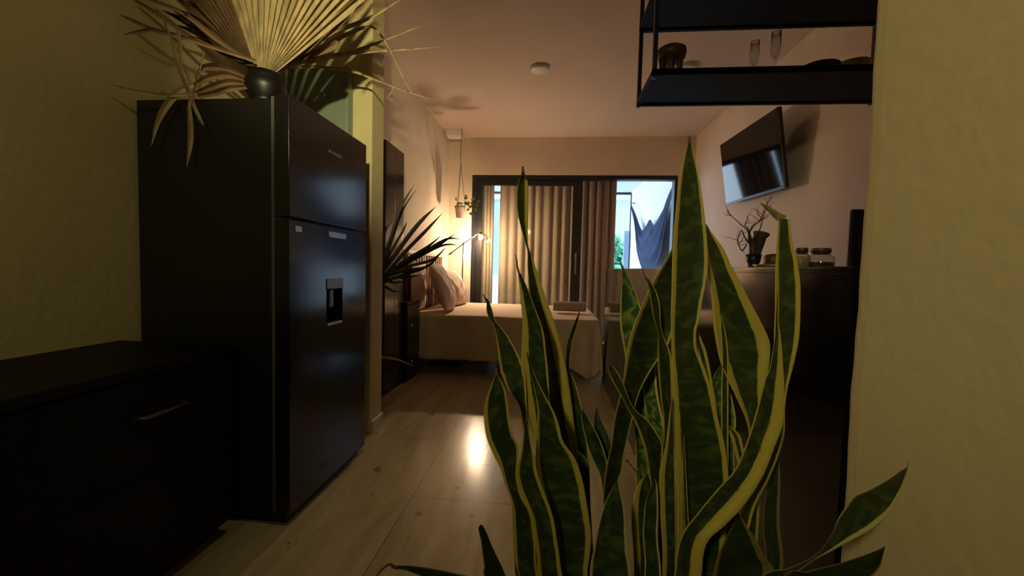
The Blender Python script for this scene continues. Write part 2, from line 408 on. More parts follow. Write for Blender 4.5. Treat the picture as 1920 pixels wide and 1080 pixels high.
# hammock: gathered at two hooks, cloth sagging between
def hammock():
    h0 = at(1183, 381, x=1.70); h1 = at(1267, 338, x=1.70)
    t = thing('hammock', 'dark blue cloth hammock hanging in folds on the bright terrace', 'hammock', ((h0 + h1) / 2))
    # rows of the cloth as seen: upper rim and lower rim, from left gather to right gather
    up = [(1184, 385), (1192, 402), (1199, 420), (1206, 432), (1213, 424), (1220, 412), (1227, 423), (1234, 408), (1243, 390), (1252, 366), (1262, 346)]
    lo = [(1183.5, 391), (1189, 420), (1191, 440), (1193, 470), (1203, 502), (1214, 512), (1226, 508), (1240, 478), (1246, 440), (1252, 400), (1264, 350)]
    n = len(up); ys = [9.2 - 2.5 * (i / (n - 1)) for i in range(n)]
    uw = cr([tuple(at(*u, x=1.70)) for u, y in zip(up, ys)], 6); lw = cr([tuple(at(*u, x=1.64)) for u, y in zip(lo, ys)], 6)
    bm = B(); fr = []; K = 16
    for i, (a, b) in enumerate(zip(uw, lw)):
        a, b = V(a), V(b); s = i / (len(uw) - 1); row = []
        bulge = .16 * math.sin(PI * s)
        for k in range(K + 1):
            q = k / K
            p = a.lerp(b, q)
            p += V((-.4, -.9, 0)) * bulge * math.sin(PI * q) * .6
            p += V((-.03, -.03, 0)) * math.sin(q * 17 + s * 5) * math.sin(PI * s)
            row.append(p)
        fr.append(row)
    for off in (0, .008):
        g = [[bm.verts.new(p + V((off, off, 0))) for p in r] for r in fr]
        for a, b in zip(g[:-1], g[1:]):
            for k in range(K): bm.faces.new((a[k], a[k + 1], b[k + 1], b[k]))
    link('cloth', bm, M['hammock'], t)
    for q0, q1 in ((h0, V(uw[0])), (h1, V(uw[-1]))):
        bm = B()
        for k in range(3): tube(bm, [q0, q0.lerp(q1, .5) + V((0, .01 * k - .01, .01)), q1 + V((0, .012 * k - .012, -.02 * k))], .007, 6)
        link('cord', bm, M['rope'], t)
        bm = B(); tube(bm, [V((TX, q0.y, q0.z)), q0], .012, 8); link('hook', bm, M['greymetal'], t)
hammock()

# ------------------------------------------------------------------ fridge
FY0, FY1, FXL, FXB, FXD, FZ = 1.456, 2.096, -1.65, -1.075, -1.005, 1.69
fr = thing('refrigerator', 'tall black two door refrigerator with a water dispenser beside the cream pier', 'refrigerator', (-1.33, 1.77, 0))
boxo('body', FXL, FXB, FY0 + .004, FY1 - .004, .03, FZ - .012, M['fridge_side'], fr, bevel=.006)
boxo('plinth', FXL + .03, FXD - .03, FY0 + .02, FY1 - .02, .0, .032, M['dark'], fr)
ZS = at(548, 410, x=FXD).z
def door(z0, z1, name):
    bm = B(); box(bm, FXB + .008, FXD, FY0, FY1, z0, z1)
    return link(name, bm, M['fridge'], fr, smooth=True, bevel=.004)
up = door(ZS + .006, FZ, 'door')
# lower door with dispenser recess cut by framing pieces
dz0, dz1 = .05, ZS - .006
a = at(612, 523, x=FXD); b_ = at(642, 606, x=FXD)
ry0, ry1, rz1, rz0 = a.y, b_.y, a.z - .0, b_.z
rzm = at(630, 541, x=FXD).z
def lower_door():
    bm = B()
    ys = [FY0, ry0, ry1, FY1]; zs = [dz0, rz0, rzm, dz1]
    for i in range(3):
        for j in range(3):
            if i == 1 and j == 1: box(bm, FXB + .008, FXD - .045, ys[i], ys[i + 1], zs[j], zs[j + 1])
            else: box(bm, FXB + .008, FXD, ys[i], ys[i + 1], zs[j], zs[j + 1])
    bmesh.ops.remove_doubles(bm, verts=bm.verts, dist=1e-5)
    inner = [f for f in bm.faces if all(len(e.link_faces) > 2 for e in f.edges) and False]
    return link('door', bm, M['fridge'], fr, smooth=False)
lo_d = lower_door()
boxo('dispenser_panel', FXD - .002, FXD + .004, ry0, ry1, rzm, rz1, M['greymetal'], lo_d, bevel=.002)
bm = B(); box(bm, FXD - .04, FXD - .015, (ry0 + ry1) / 2 - .02, (ry0 + ry1) / 2 + .02, rzm - .09, rzm - .004); link('dispenser_lever', bm, M['greymetal'], lo_d, smooth=True, bevel=.006)
boxo('drip_tray', FXD - .04, FXD + .003, ry0 + .006, ry1 - .006, rz0 + .002, rz0 + .016, M['chrome'], lo_d, bevel=.002)
boxo('seal', FXB - .002, FXB + .010, FY0 - .001, FY1 - .01, .05, FZ - .01, M['gasket'], fr)
# grip strip along the top of the lower door with bright end pieces
p0 = at(553, 425, x=FXD); p1 = at(565, 430, x=FXD)
boxo('grip', FXD - .004, FXD + .0035, p0.y, p1.y, p0.z - .02, p0.z + .004, M['chrome'], lo_d, bevel=.002)
p0 = at(616, 436, x=FXD); p1 = at(648, 438, x=FXD)
boxo('grip', FXD - .004, FXD + .0035, p0.y, p1.y, p0.z - .02, p0.z + .006, M['chrome'], lo_d, bevel=.002)
p0 = at(617, 281, x=FXD); p1 = at(640, 291, x=FXD)
boxo('badge', FXD - .001, FXD + .0025, p0.y, p1.y, p0.z - .012, p0.z + .002, M['greymetal'], up, bevel=.001)
for yy in (FY0 + .05, FY1 - .05): boxo('hinge_cap', FXB - .04, FXD - .02, yy - .02, yy + .02, FZ - .002, FZ + .012, M['dark'], fr, bevel=.004)

# ------------------------------------------------------------------ low console
CX, CY0, CY1, CZ = -1.2, -.6, 1.40, .73
cs = thing('sideboard', 'low black wooden sideboard against the left wall in front of the refrigerator', 'sideboard', (-1.44, .4, 0))
boxo('body', XL + .01, CX - .02, CY0, CY1, .05, CZ - .03, M['console'], cs)
boxo('top', XL + .005, CX + .005, CY0 - .01, CY1 + .005, CZ - .03, CZ, M['console_top'], cs, bevel=.003)
boxo('plinth', XL + .05, CX - .06, CY0 + .02, CY1 - .02, 0, .05, M['dark'], cs)
w = (CY1 - CY0) / 3
for i in range(3):
    y0 = CY0 + i * w + .004; y1 = y0 + w - .008
    dr = boxo('drawer', CX - .02, CX - .001, y0, y1, .40, CZ - .038, M['console'], cs, bevel=.002)
    dd = boxo('door', CX - .02, CX - .001, y0, y1, .06, .395, M['console'], cs, bevel=.002)
    ym = (y0 + y1) / 2 + .05
    bm = B(); tube(bm, [(CX - .001, ym - .075, .582), (CX + .026, ym - .07, .582), (CX + .026, ym + .07, .582), (CX - .001, ym + .075, .582)], .006, 8)
    link('handle', bm, M['greymetal'], dr)

# ------------------------------------------------------------------ dried palm on the refrigerator
def strip(bm, pts, hw, fold=.35, th=.0012, n=5, lean=0):
    """a folded leaflet: pts (px, py, depth), half-widths in metres"""
    P = [tuple(at(x, y, y=dd)) + (w,) for (x, y, dd), w in zip(pts, hw)]
    Q = cr(P, n)
    W = [V(q[:3]) for q in Q]; front = []
    for i, p in enumerate(W):
        t = (W[min(i + 1, len(W) - 1)] - W[max(i - 1, 0)]).normalized()
        v = (p - CAM).normalized(); s = t.cross(v)
        s = s.normalized() if s.length > 1e-4 else V((1, 0, 0))
        w = max(Q[i][3], .0004); nn = s.cross(t)
        front.append((p - s * w, p + nn * w * 2 * fold + s * w * lean, p + s * w, nn))
    A = [[bm.verts.new(q) for q in r[:3]] for r in front]
    C = [[bm.verts.new(q + r[3] * th) for q in r[:3]] for r in front]
    for i in range(len(A) - 1):
        for k in range(2):
            bm.faces.new((A[i][k], A[i][k + 1], A[i + 1][k + 1], A[i + 1][k])); bm.faces.new((C[i][k], C[i + 1][k], C[i + 1][k + 1], C[i][k + 1]))
        bm.faces.new((A[i][0], A[i + 1][0], C[i + 1][0], C[i][0])); bm.faces.new((A[i][2], C[i][2], C[i + 1][2], A[i + 1][2]))
    for i in (0, -1): bm.faces.new((A[i][0], C[i][0], C[i][1], A[i][1])); bm.faces.new((A[i][1], C[i][1], C[i][2], A[i][2]))

vc = V((-1.255, 1.66, FZ))
pl = thing('dried_palm', 'dried fan palm in a black vase on top of the refrigerator', 'plant', vc)
bm = B()
lathe(bm, vc, [(0, .012), (.10, .012), (.115, .02), (.10, .03), (.05, .035), (.062, .06), (.082, .10), (.080, .13), (.062, .155), (.064, .172), (.054, .17), (.05, .15), (0, .14)], 36)
link('vase', bm, M['pot'], pl)
bm = B()
FD = 1.66
cx, cy = 497, 140
# upright pleated fan
for i in range(17):
    q = i / 16
    ang = math.radians(40 + q * 68)
    R1 = 330 + 40 * math.sin(i * 2.1) - 60 * abs(q - .5)
    dd = FD + .03 * math.sin(q * PI) + .012 * (i % 2)
    ca, sa = math.cos(ang), -math.sin(ang)
    pts = [(cx + (.5 - q) * 26 + ca * 8, cy + sa * 8, FD - .01), (cx + ca * 120 + (.5 - q) * 24, cy + sa * 120, dd), (cx + ca * 230 + (.5 - q) * 24, cy + sa * 230, dd + .02), (cx + ca * R1 + (.5 - q) * 20, cy + sa * R1 + 8, dd + .04)]
    strip(bm, pts, [.0035, .0105, .0165, .001], fold=1.1, lean=.6)
link('frond', bm, M['palm'], pl, smooth=False)
bm = B()
# left half of the fan, its shade put into the darker material
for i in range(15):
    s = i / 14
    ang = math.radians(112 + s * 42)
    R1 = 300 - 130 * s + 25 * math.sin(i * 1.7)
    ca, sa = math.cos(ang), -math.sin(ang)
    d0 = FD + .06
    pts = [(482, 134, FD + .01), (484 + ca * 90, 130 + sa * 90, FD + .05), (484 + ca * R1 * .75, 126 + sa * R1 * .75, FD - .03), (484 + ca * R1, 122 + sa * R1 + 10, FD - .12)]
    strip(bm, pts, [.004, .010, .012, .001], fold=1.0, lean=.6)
link('frond', bm, M['palm_shaded'], pl, smooth=False)
# separate long leaflets at right
bm = B()
D2 = FD
for pts, hw in [
    ([(515, 132, D2), (600, 72, D2 + .2), (690, 35, D2 + .4), (755, -4, D2 + .45)], [.006, .011, .008, .002]),
    ([(510, 134, D2), (600, 90, D2 + .2), (660, 60, D2 + .35), (694, 50, D2 + .42), (712, 63, D2 + .42), (733, 98, D2 + .42), (758, 150, D2 + .42), (775, 176, D2 + .42)], [.005, .010, .009, .006, .005, .004, .003, .001]),
    ([(520, 130, D2), (600, 112, D2 + .2), (672, 93, D2 + .4), (724, 74, D2 + .44), (767, 57, D2 + .46), (798, 45, D2 + .46)], [.005, .008, .008, .004, .003, .0008]),
    ([(505, 138, D2), (600, 108, D2 + .2), (700, 96, D2 + .42), (770, 92, D2 + .45), (832, 86, D2 + .45)], [.006, .010, .007, .004, .0008]),
    ([(545, 122, D2 + .2), (650, 131, D2 + .45), (700, 148, D2 + .52), (745, 165, D2 + .5), (790, 180, D2 + .5), (826, 190, D2 + .5)], [.005, .007, .005, .004, .003, .0008]),
    ([(738, 164, D2 + .5), (734, 172, D2 + .5), (727, 184, D2 + .5), (736, 186, D2 + .5), (744, 192, D2 + .5)], [.002, .003, .003, .003, .001]),
    ([(727, 184, D2 + .5), (742, 197, D2 + .5), (756, 208, D2 + .5)], [.0012, .0012, .0004]),
]: strip(bm, pts, hw, fold=.5)
link('frond', bm, M['palm'], pl, smooth=False)
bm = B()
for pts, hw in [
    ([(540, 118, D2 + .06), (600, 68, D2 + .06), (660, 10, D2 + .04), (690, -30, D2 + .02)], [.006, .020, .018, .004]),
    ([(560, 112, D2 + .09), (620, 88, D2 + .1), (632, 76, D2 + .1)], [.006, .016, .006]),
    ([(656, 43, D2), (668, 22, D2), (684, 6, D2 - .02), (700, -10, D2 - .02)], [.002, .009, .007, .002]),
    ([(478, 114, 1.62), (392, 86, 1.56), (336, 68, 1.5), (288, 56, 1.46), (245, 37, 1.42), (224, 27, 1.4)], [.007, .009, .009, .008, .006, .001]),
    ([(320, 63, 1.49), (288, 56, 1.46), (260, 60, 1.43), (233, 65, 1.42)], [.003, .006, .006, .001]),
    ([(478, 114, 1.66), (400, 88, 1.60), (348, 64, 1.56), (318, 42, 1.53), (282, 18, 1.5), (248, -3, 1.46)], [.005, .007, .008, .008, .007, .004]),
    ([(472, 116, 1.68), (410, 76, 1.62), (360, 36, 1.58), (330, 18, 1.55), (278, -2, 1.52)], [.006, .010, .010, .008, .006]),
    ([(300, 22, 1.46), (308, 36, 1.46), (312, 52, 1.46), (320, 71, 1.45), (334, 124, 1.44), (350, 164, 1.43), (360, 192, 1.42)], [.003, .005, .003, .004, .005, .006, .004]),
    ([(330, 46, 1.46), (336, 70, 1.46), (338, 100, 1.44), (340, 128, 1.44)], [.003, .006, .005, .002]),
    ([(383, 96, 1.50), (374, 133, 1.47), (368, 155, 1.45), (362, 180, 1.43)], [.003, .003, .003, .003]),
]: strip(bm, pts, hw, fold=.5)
link('frond', bm, M['palm_shaded'], pl, smooth=False)
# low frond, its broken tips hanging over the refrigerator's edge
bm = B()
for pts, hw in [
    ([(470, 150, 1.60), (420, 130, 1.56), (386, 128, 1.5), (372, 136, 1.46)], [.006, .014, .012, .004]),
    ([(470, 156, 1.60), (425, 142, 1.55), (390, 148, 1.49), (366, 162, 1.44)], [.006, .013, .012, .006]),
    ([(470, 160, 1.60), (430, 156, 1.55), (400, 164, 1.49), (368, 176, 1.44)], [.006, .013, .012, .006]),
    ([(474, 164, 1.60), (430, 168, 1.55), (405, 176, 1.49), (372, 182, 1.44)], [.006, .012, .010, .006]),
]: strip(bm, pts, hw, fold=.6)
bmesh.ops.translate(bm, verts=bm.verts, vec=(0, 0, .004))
link('frond', bm, M['palm_shaded'], pl, smooth=False)  # darker material sets this part's shade against the lit tips
bm = B()
for pts, hw in [
    ([(370, 158, 1.45), (348, 166, 1.43), (328, 180, 1.41), (308, 206, 1.40), (294, 236, 1.40), (284, 275, 1.40)], [.006, .010, .012, .011, .007, .001]),
    ([(360, 178, 1.43), (355, 200, 1.42), (357, 232, 1.41), (357, 270, 1.41), (350, 314, 1.41)], [.004, .005, .008, .008, .001]),
    ([(358, 182, 1.43), (364, 200, 1.42), (372, 218, 1.41), (381, 236, 1.41)], [.004, .006, .006, .004]),
    ([(362, 178, 1.43), (318, 181, 1.40), (282, 178, 1.37), (244, 171, 1.35), (210, 163, 1.33), (184, 156, 1.32)], [.004, .006, .007, .006, .004, .001]),
    ([(320, 180, 1.40), (306, 176, 1.39), (296, 171, 1.38), (288, 166, 1.38)], [.002, .004, .004, .002]),
]: strip(bm, pts, hw, fold=.4)
bmesh.ops.translate(bm, verts=bm.verts, vec=(0, 0, .004))
link('frond', bm, M['palm'], pl, smooth=False)

# ------------------------------------------------------------------ fuse box on the pier
fb = thing('fuse_box', 'grey green metal fuse box on the pier above the refrigerator', 'box', (-1.47, PY0 - .06, 2.0))
p0 = at(653, 124, y=PY0 - .07)
boxo('case', p0.x - .40, p0.x, PY0 - .07, PY0, 1.74, p0.z, M['box'], fb, bevel=.016)
lid = boxo('door', p0.x - .375, p0.x - .025, PY0 - .082, PY0 - .07, 1.76, p0.z - .025, M['box'], fb, bevel=.006)
p1 = at(612, 180, y=PY0 - .085)
bm = B(); tube(bm, [(p1.x, PY0 - .082, p1.z), (p1.x, PY0 - .096, p1.z)], .011, 14); box(bm, p1.x - .004, p1.x + .004, PY0 - .104, PY0 - .096, p1.z - .014, p1.z + .014)
link('latch', bm, M['chrome'], lid, smooth=False)

# ------------------------------------------------------------------ bedroom left side: wardrobe, side cabinet, palm
WX = -1.29
wd = thing('wardrobe', 'tall narrow glossy dark wardrobe just behind the cream pier', 'wardrobe', (-1.37, 3.15, 0))
boxo('body', XB + .005, WX - .018, 3.02, 3.40, .0, 2.02, M['wardrobe'], wd)
for y0, y1 in ((3.02, 3.208), (3.212, 3.40)):
    dr = boxo('door', WX - .018, WX, y0, y1, .04, 2.015, M['wardrobe'], wd, bevel=.002)
    bm = B(); yy = 3.19 if y0 < 3.1 else 3.23
    tube(bm, [(WX, yy, .95), (WX + .018, yy, .96), (WX + .018, yy, 1.06), (WX, yy, 1.07)], .004, 8); link('handle', bm, M['chrome'], dr)
NX = -1.25
ns = thing('nightstand', 'black nightstand between the dark wardrobe and the bed', 'nightstand', (-1.36, 3.58, 0), 'black nightstands')
boxo('body', XB + .005, NX - .015, 3.415, 3.745, .03, .705, M['nightstand'], ns)
boxo('top', XB + .005, NX + .004, 3.41, 3.75, .705, .722, M['nightstand'], ns, bevel=.002)
for z0, z1 in ((.05, .37), (.38, .70)):
    dr = boxo('drawer', NX - .015, NX, 3.42, 3.74, z0, z1, M['nightstand'], ns, bevel=.002)
    bm = B(); bmesh.ops.create_icosphere(bm, subdivisions=2, radius=.012, matrix=Matrix.Translation((NX + .012, 3.50, z0 + .13))); tube(bm, [(NX, 3.50, z0 + .13), (NX + .012, 3.50, z0 + .13)], .005, 8)
    link('knob', bm, M['chrome'], dr)
for yy in (3.45, 3.71):
    for xx in (XB + .04, NX - .04): boxo('leg', xx - .015, xx + .015, yy - .015, yy + .015, 0, .03, M['nightstand'], ns)

pb = V((-1.255, 2.70, 0))
fp = thing('palm_plant', 'spiky dry palm with thin pointed leaves behind the cream pier', 'plant', pb)
bm = B(); lathe(bm, pb, [(0, 0), (.06, 0), (.075, .25), (.07, .62), (.045, .74), (.05, .78), (.04, .78), (.035, .72), (0, .70)], 28)
link('vase', bm, M['pot'], fp)
bm = B()
D = 2.80
sp = [((753, 387), (777, 346), 9), ((754, 396), (782, 353), 8), ((788, 416), (818, 387), 14), ((800, 431), (830, 399), 12), ((800, 464), (828, 441), 10),
      ((824, 458), (853, 438), 11), ((835, 449), (864, 449), 8), ((830, 460), (860, 460), 8), ((811, 487), (838, 461), 9), ((756, 432), (763, 415), 8), ((762, 446), (771, 430), 8),
      ((722, 432), (736, 415), 11), ((722, 470), (738, 446), 9), ((800, 500), (826, 476), 9), ((790, 505), (815, 492), 9), ((765, 520), (792, 514), 9), ((740, 530), (770, 524), 9), ((735, 545), (752, 548), 8), ((745, 470), (765, 440), 8)]
for k, (m_, t_, w) in enumerate(sp):
    bx, by = 703 + (k * 7) % 9, 535 - (k * 5) % 14
    dd = D + .16 * (k % 4) / 3
    mid = ((bx + m_[0] * 1.3) / 2.3, (by + m_[1] * 1.3) / 2.3 - 3)
    ww = w / 750 * D * .30
    strip(bm, [(bx, by, 2.72), (mid[0], mid[1], (dd + 2.72) / 2), (m_[0], m_[1], dd), (t_[0], t_[1], dd + .03)], [ww * .5, ww * .95, ww * .9, .0008], fold=.4)
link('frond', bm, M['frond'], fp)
bm = B()
strip(bm, [(700, 668, 2.72), (717, 670, 2.75), (745, 674, 2.8), (778, 687, 2.85)], [.006, .008, .007, .001], fold=.4)
tube(bm, [at(700, 668, y=2.72), V((pb.x + .02, pb.y, .60)), V((pb.x + .02, pb.y, .73))], .004, 6)
link('frond', bm, M['palm'], fp)

# ------------------------------------------------------------------ bed
BX0, BX1, BY0, BY1, BZ = XB + .075, .45, 3.80, 5.22, .58
bd = thing('bed', 'double bed under a beige bedspread with its headboard on the left wall', 'bed', (-.45, 4.5, 0))
boxo('base', BX0, BX1 - .05, BY0 + .05, BY1 - .05, .12, .30, M['wood'], bd)
boxo('mattress', BX0, BX1 - .03, BY0 + .03, BY1 - .03, .30, .555, M['white_linen'], bd, bevel=.04)
for xx in (BX0 + .05, BX1 - .12):
    for yy in (BY0 + .12, BY1 - .12): boxo('leg', xx - .03, xx + .03, yy - .03, yy + .03, 0, .12, M['wood'], bd)
def spread():
    """bedspread: top plus three hanging sides with soft folds, corners falling to the floor"""
    bm = B(); nx, ny = 90, 70
    def pt(u, v):
        # u across the bed length incl. foot overhang, v across width incl. both overhangs
        Lx = BX1 - BX0; ov = .45; Wy = BY1 - BY0
        s = u * (Lx + ov); w = v * (Wy + 2 * ov) - ov
        x = BX0 + min(s, Lx); ox = max(0, s - Lx)
        oy = max(0, -w) if w < 0 else max(0, w - Wy); y = BY0 + min(max(w, 0), Wy)
        sg = -1 if w < 0 else 1
        z = BZ + .005 * math.sin(x * 6 + y * 3) * (1 if ox == 0 and oy == 0 else .3)
        drop = max(ox, oy) if (ox == 0 or oy == 0) else (ox ** 2 + oy ** 2) ** .5
        r = .05
        if ox > 0 or oy > 0:
            tot = min(drop, .62)
            low = max(0, min(1, (x - .12) / .30)); low = low * low * (3 - 2 * low) * (1 if w < 0 else 0)
            z = max(.014, BZ - max(0, tot - r * .4) * (1 + .30 * low))
            oyf = 1 + 1.6 * low
            foldx = .014 * math.sin(s * 9) * min(1, oy / .2) * oyf + .010 * math.sin(s * 29 + 1) * min(1, oy / .2) * oyf
            foldy = .012 * math.sin(w * 11) * min(1, ox / .2)
            if ox > 0 and oy > 0:
                a = math.atan2(oy, ox); k = drop / .45
                x += .02 + .07 * k * math.cos(a) * (1 + .4 * math.sin(a * 6)); y += sg * (.02 + .09 * k * math.sin(a)) * (1 + .4 * math.sin(a * 6))
                z = max(.012, BZ - drop * 1.0)
            elif oy > 0: y += sg * (min(.02, oy) + foldx + .03 * oy)
            else: x += min(.02, ox) + foldy + .03 * ox
        return V((min(x, .499 + .0 if y < 3.86 else .56), y, z))
    F_ = [[pt(i / nx, j / ny) for j in range(ny + 1)] for i in range(nx + 1)]
    g = [[bm.verts.new(p) for p in r] for r in F_]
    for a, b in zip(g[:-1], g[1:]):
        for k in range(ny): bm.faces.new((a[k], a[k + 1], b[k + 1], b[k]))
    o = link('bedspread', bm, M['linen'], bd)
    md = o.modifiers.new('s', 'SOLIDIFY'); md.thickness = .008; md.offset = -1
    return o
spread()
# headboard
hb = bpy.data.objects.new('headboard', None); COL.objects.link(hb); hb.parent = bd; hb.location = V((XB + .04, 4.5, 0)) - V(bd.location)
bm = B(); box(bm, XB + .012, XB + .06, 3.86, 5.16, 1.17, 1.21)
link('top_rail', bm, M['palewood'], hb, smooth=True, bevel=.004)
bm = B(); box(bm, XB + .018, XB + .055, 3.86, 5.16, .25, .34); link('bottom_rail', bm, M['wood'], hb, smooth=True, bevel=.004)
for i in range(15):
    y = 3.87 + i * (1.24 / 14)
    boxo('slat', XB + .02, XB + .05, y, y + .055 - (.02 if i % 4 == 2 else 0), .34, 1.17, M['palewood'] if i % 4 == 2 else M['wood'], hb, bevel=.003)

def pillow(label, c, w, h, t, tilt, m, yaw=0, ww=1):
    bm = B(); n = 22
    R = Matrix.Translation(c) @ Matrix.Rotation(yaw, 4, 'Z') @ Matrix.Rotation(tilt, 4, 'Y')
    top, bot = [], []
    for i in range(n + 1):
        ra, rb = [], []
        for j in range(n + 1):
            u, v = 2 * i / n - 1, 2 * j / n - 1
            k = max(0, (1 - abs(u) ** 2.4) * (1 - abs(v) ** 2.4)) ** .55
            pin = 1 - .07 * (1 - abs(u) ** 1.5) * abs(v) ** 3; pin2 = 1 - .07 * (1 - abs(v) ** 1.5) * abs(u) ** 3
            wr = .006 * math.sin(u * 7 + v * 4) + .006 * math.sin(v * 11 - u * 5) + .005 * math.sin(u * 17 + v * 3 + v * v * 4)
            y, z = u * w / 2 * pin, v * h / 2 * pin2 - .02 * (u * u) * v
            ra.append(bm.verts.new(R @ V((t / 2 * k + wr * k, y, z)))); rb.append(bm.verts.new(R @ V((-t / 2 * k + wr * k, y, z))))
        top.append(ra); bot.append(rb)
    for g in (top, bot):
        for a, b in zip(g[:-1], g[1:]):
            for k in range(n): bm.faces.new((a[k], a[k + 1], b[k + 1], b[k]))
    bmesh.ops.remove_doubles(bm, verts=bm.verts, dist=.0008)
    return tag(link('pillow', bm, m), label, 'pillow', 'pillows on the bed')
pillow('front pinkish beige pillow leaning at the near side of the bed head', V((-1.14, 4.19, .835)), .60, .53, .17, -.36, M['pillow'], yaw=.1)
pillow('rear pinkish beige pillow leaning at the far side of the bed head', V((-1.17, 4.86, .80)), .56, .46, .17, -.40, M['pillow'], yaw=-.05)
pillow('cream pillow standing upright against the headboard slats behind the other two', V((-1.368, 4.06, .84)), .44, .50, .075, -.03, M['white_linen'])

# rolled towel on the foot end of the bed
def towel():
    a = at(1038, 586, z=BZ + .012); b = at(1098, 588, z=BZ + .012); r = .066; cyy = a.y + .06
    bm = B(); n = 60; prof = []
    for k in range(n + 1):
        th = 2 * PI * 2.6 * k / n; rr = .012 + (r - .012) * k / n
        prof.append((rr * math.cos(th), rr * math.sin(th) * .92))
    rings = []
    for x in [a.x + (b.x - a.x) * q for q in (0, .03, .2, .4, .6, .8, .97, 1)]:
        e = .004 * math.sin(x * 40); rings.append([bm.verts.new((x + .006 * math.sin(p * .4), cyy + q[0] + e, BZ + .012 + .061 + q[1])) for p, q in enumerate(prof)])
    for A, C in zip(rings[:-1], rings[1:]):
        for k in range(n): bm.faces.new((A[k], A[k + 1], C[k + 1], C[k]))
    o = link('towel', bm, M['towel']); md = o.modifiers.new('s', 'SOLIDIFY'); md.thickness = .007; md.offset = 0
    tag(o, 'tan rolled towel lying on the foot end of the bed', 'towel')
towel()

# far nightstand and the lamp
n2 = thing('nightstand', 'small dark nightstand in the corner behind the bed under the lamp', 'nightstand', (-1.33, 5.40, 0), 'black nightstands')
boxo('body', XB + .005, -1.19, 5.28, 5.56, .03, .755, M['nightstand'], n2)
boxo('top', XB + .005, -1.185, 5.275, 5.565, .755, .77, M['nightstand'], n2, bevel=.002)
dr = boxo('drawer', -1.19, -1.178, 5.29, 5.55, .42, .74, M['nightstand'], n2, bevel=.002)
bm = B(); bmesh.ops.create_icosphere(bm, subdivisions=2, radius=.011, matrix=Matrix.Translation((-1.170, 5.42, .58))); link('knob', bm, M['chrome'], dr)
for yy in (5.31, 5.53):
    for xx in (XB + .04, -1.22): boxo('leg', xx - .015, xx + .015, yy - .015, yy + .015, 0, .03, M['nightstand'], n2)

LY = 5.33
pv = at(868.7, 457, y=LY); e0 = at(842, 477.5, y=LY); e1 = at(893, 440, y=LY); bl = at(901.5, 445, y=LY)
lp = thing('floor_lamp', 'black boom arm floor lamp with a lit bulb in a clear glass shade', 'lamp', (pv.x, LY, 0))
bm = B(); lathe(bm, (pv.x, LY, 0), [(0, 0), (.12, 0), (.12, .018), (.02, .026), (0, .026)], 32); link('base', bm, M['blackframe'], lp)
bm = B(); tube(bm, [(pv.x - .012, LY, .02), (pv.x - .006, LY, .8), pv], .0085, 10); link('pole', bm, M['blackframe'], lp)
bm = B(); tube(bm, [e0, pv, e1], .0075, 10); bmesh.ops.create_icosphere(bm, subdivisions=2, radius=.016, matrix=Matrix.Translation(pv)); tube(bm, [e0 - (e1 - e0).normalized() * .0, e0 + (e1 - e0).normalized() * .05], .012, 10)
link('arm', bm, M['blackframe'], lp)
bm = B(); tube(bm, [e1, V((bl.x - .01, LY, e1.z + .012)), V((bl.x, LY, bl.z + .062))], .006, 8); lathe(bm, bl, [(0, .075), (.02, .07), (.022, .03), (.018, .026), (0, .026)], 20)
link('socket', bm, M['brass'], lp)
bm = B(); bmesh.ops.create_uvsphere(bm, u_segments=20, v_segments=12, radius=.027, matrix=Matrix.Translation(bl)); link('bulb', bm, M['bulb'], lp)
bm = B(); lathe(bm, bl, [(.022, .062), (.05, .055), (.082, .03), (.10, -.005), (.108, -.04), (.106, -.04), (.098, -.005), (.08, .027), (.049, .052), (.022, .058)], 32); link('glass_shade', bm, M['clear'], lp)

# hanging planter
hc = at(862.5, 396, y=5.2)
hp = thing('hanging_planter', 'small grey pot with a trailing green vine hanging in the corner by the lamp', 'plant', hc)
bm = B(); lathe(bm, hc, [(0, -.085), (.048, -.085), (.066, .045), (.072, .045), (.072, .065), (.064, .065), (.058, .04), (0, .04)], 28); link('pot', bm, M['terracotta'], hp)
hk = at(863.5, 292, y=5.2)
ctop = V((hc.x + .005, 5.2, CH))
bm = B()
knot = V((hc.x, 5.2, hc.z + .62))
tube(bm, [ctop, hk, knot], .003, 6)
for k in range(3):
    a_ = 2 * PI * k / 3 + .4; tube(bm, [knot, V((hc.x + .069 * math.cos(a_), 5.2 + .069 * math.sin(a_), hc.z + .055))], .0025, 6)
link('cord', bm, M['rope'], hp)
def leafcard(bm, p, dirv, l, w):
    dirv = dirv.normalized(); s = dirv.cross(V((0, -.9, .3))).normalized(); nn = s.cross(dirv)
    pr = [(0, 0), (.25, .8), (.5, 1), (.8, .6), (1, 0)]
    Lf = [bm.verts.new(p + dirv * l * a_ + s * w * b_ + nn * .15 * l * b_) for a_, b_ in pr]; Rt = [bm.verts.new(p + dirv * l * a_ - s * w * b_ + nn * .15 * l * b_) for a_, b_ in pr[1:-1]]
    R_ = [Lf[0]] + Rt + [Lf[-1]]; C_ = [bm.verts.new(p + dirv * l * a_) for a_, _ in pr[1:-1]]; C_ = [Lf[0]] + C_ + [Lf[-1]]
    for i in range(4):
        for q in ((Lf, C_), (C_, R_)):
            vs = []
            for v in (q[0][i], q[0][i + 1], q[1][i + 1], q[1][i]):
                if v not in vs: vs.append(v)
            if len(vs) > 2: bm.faces.new(vs)
bm = B(); rnd = random.Random(11)
vine = [at(866, 384, y=5.18), at(874, 374, y=5.12), at(882, 380, y=5.1), at(886, 392, y=5.1)]
vine2 = [at(870, 388, y=5.15), at(874, 402, y=5.12), at(873, 418, y=5.12), at(880, 432, y=5.12)]
tube(bm, vine, .003, 6); tube(bm, vine2, .0022, 6)
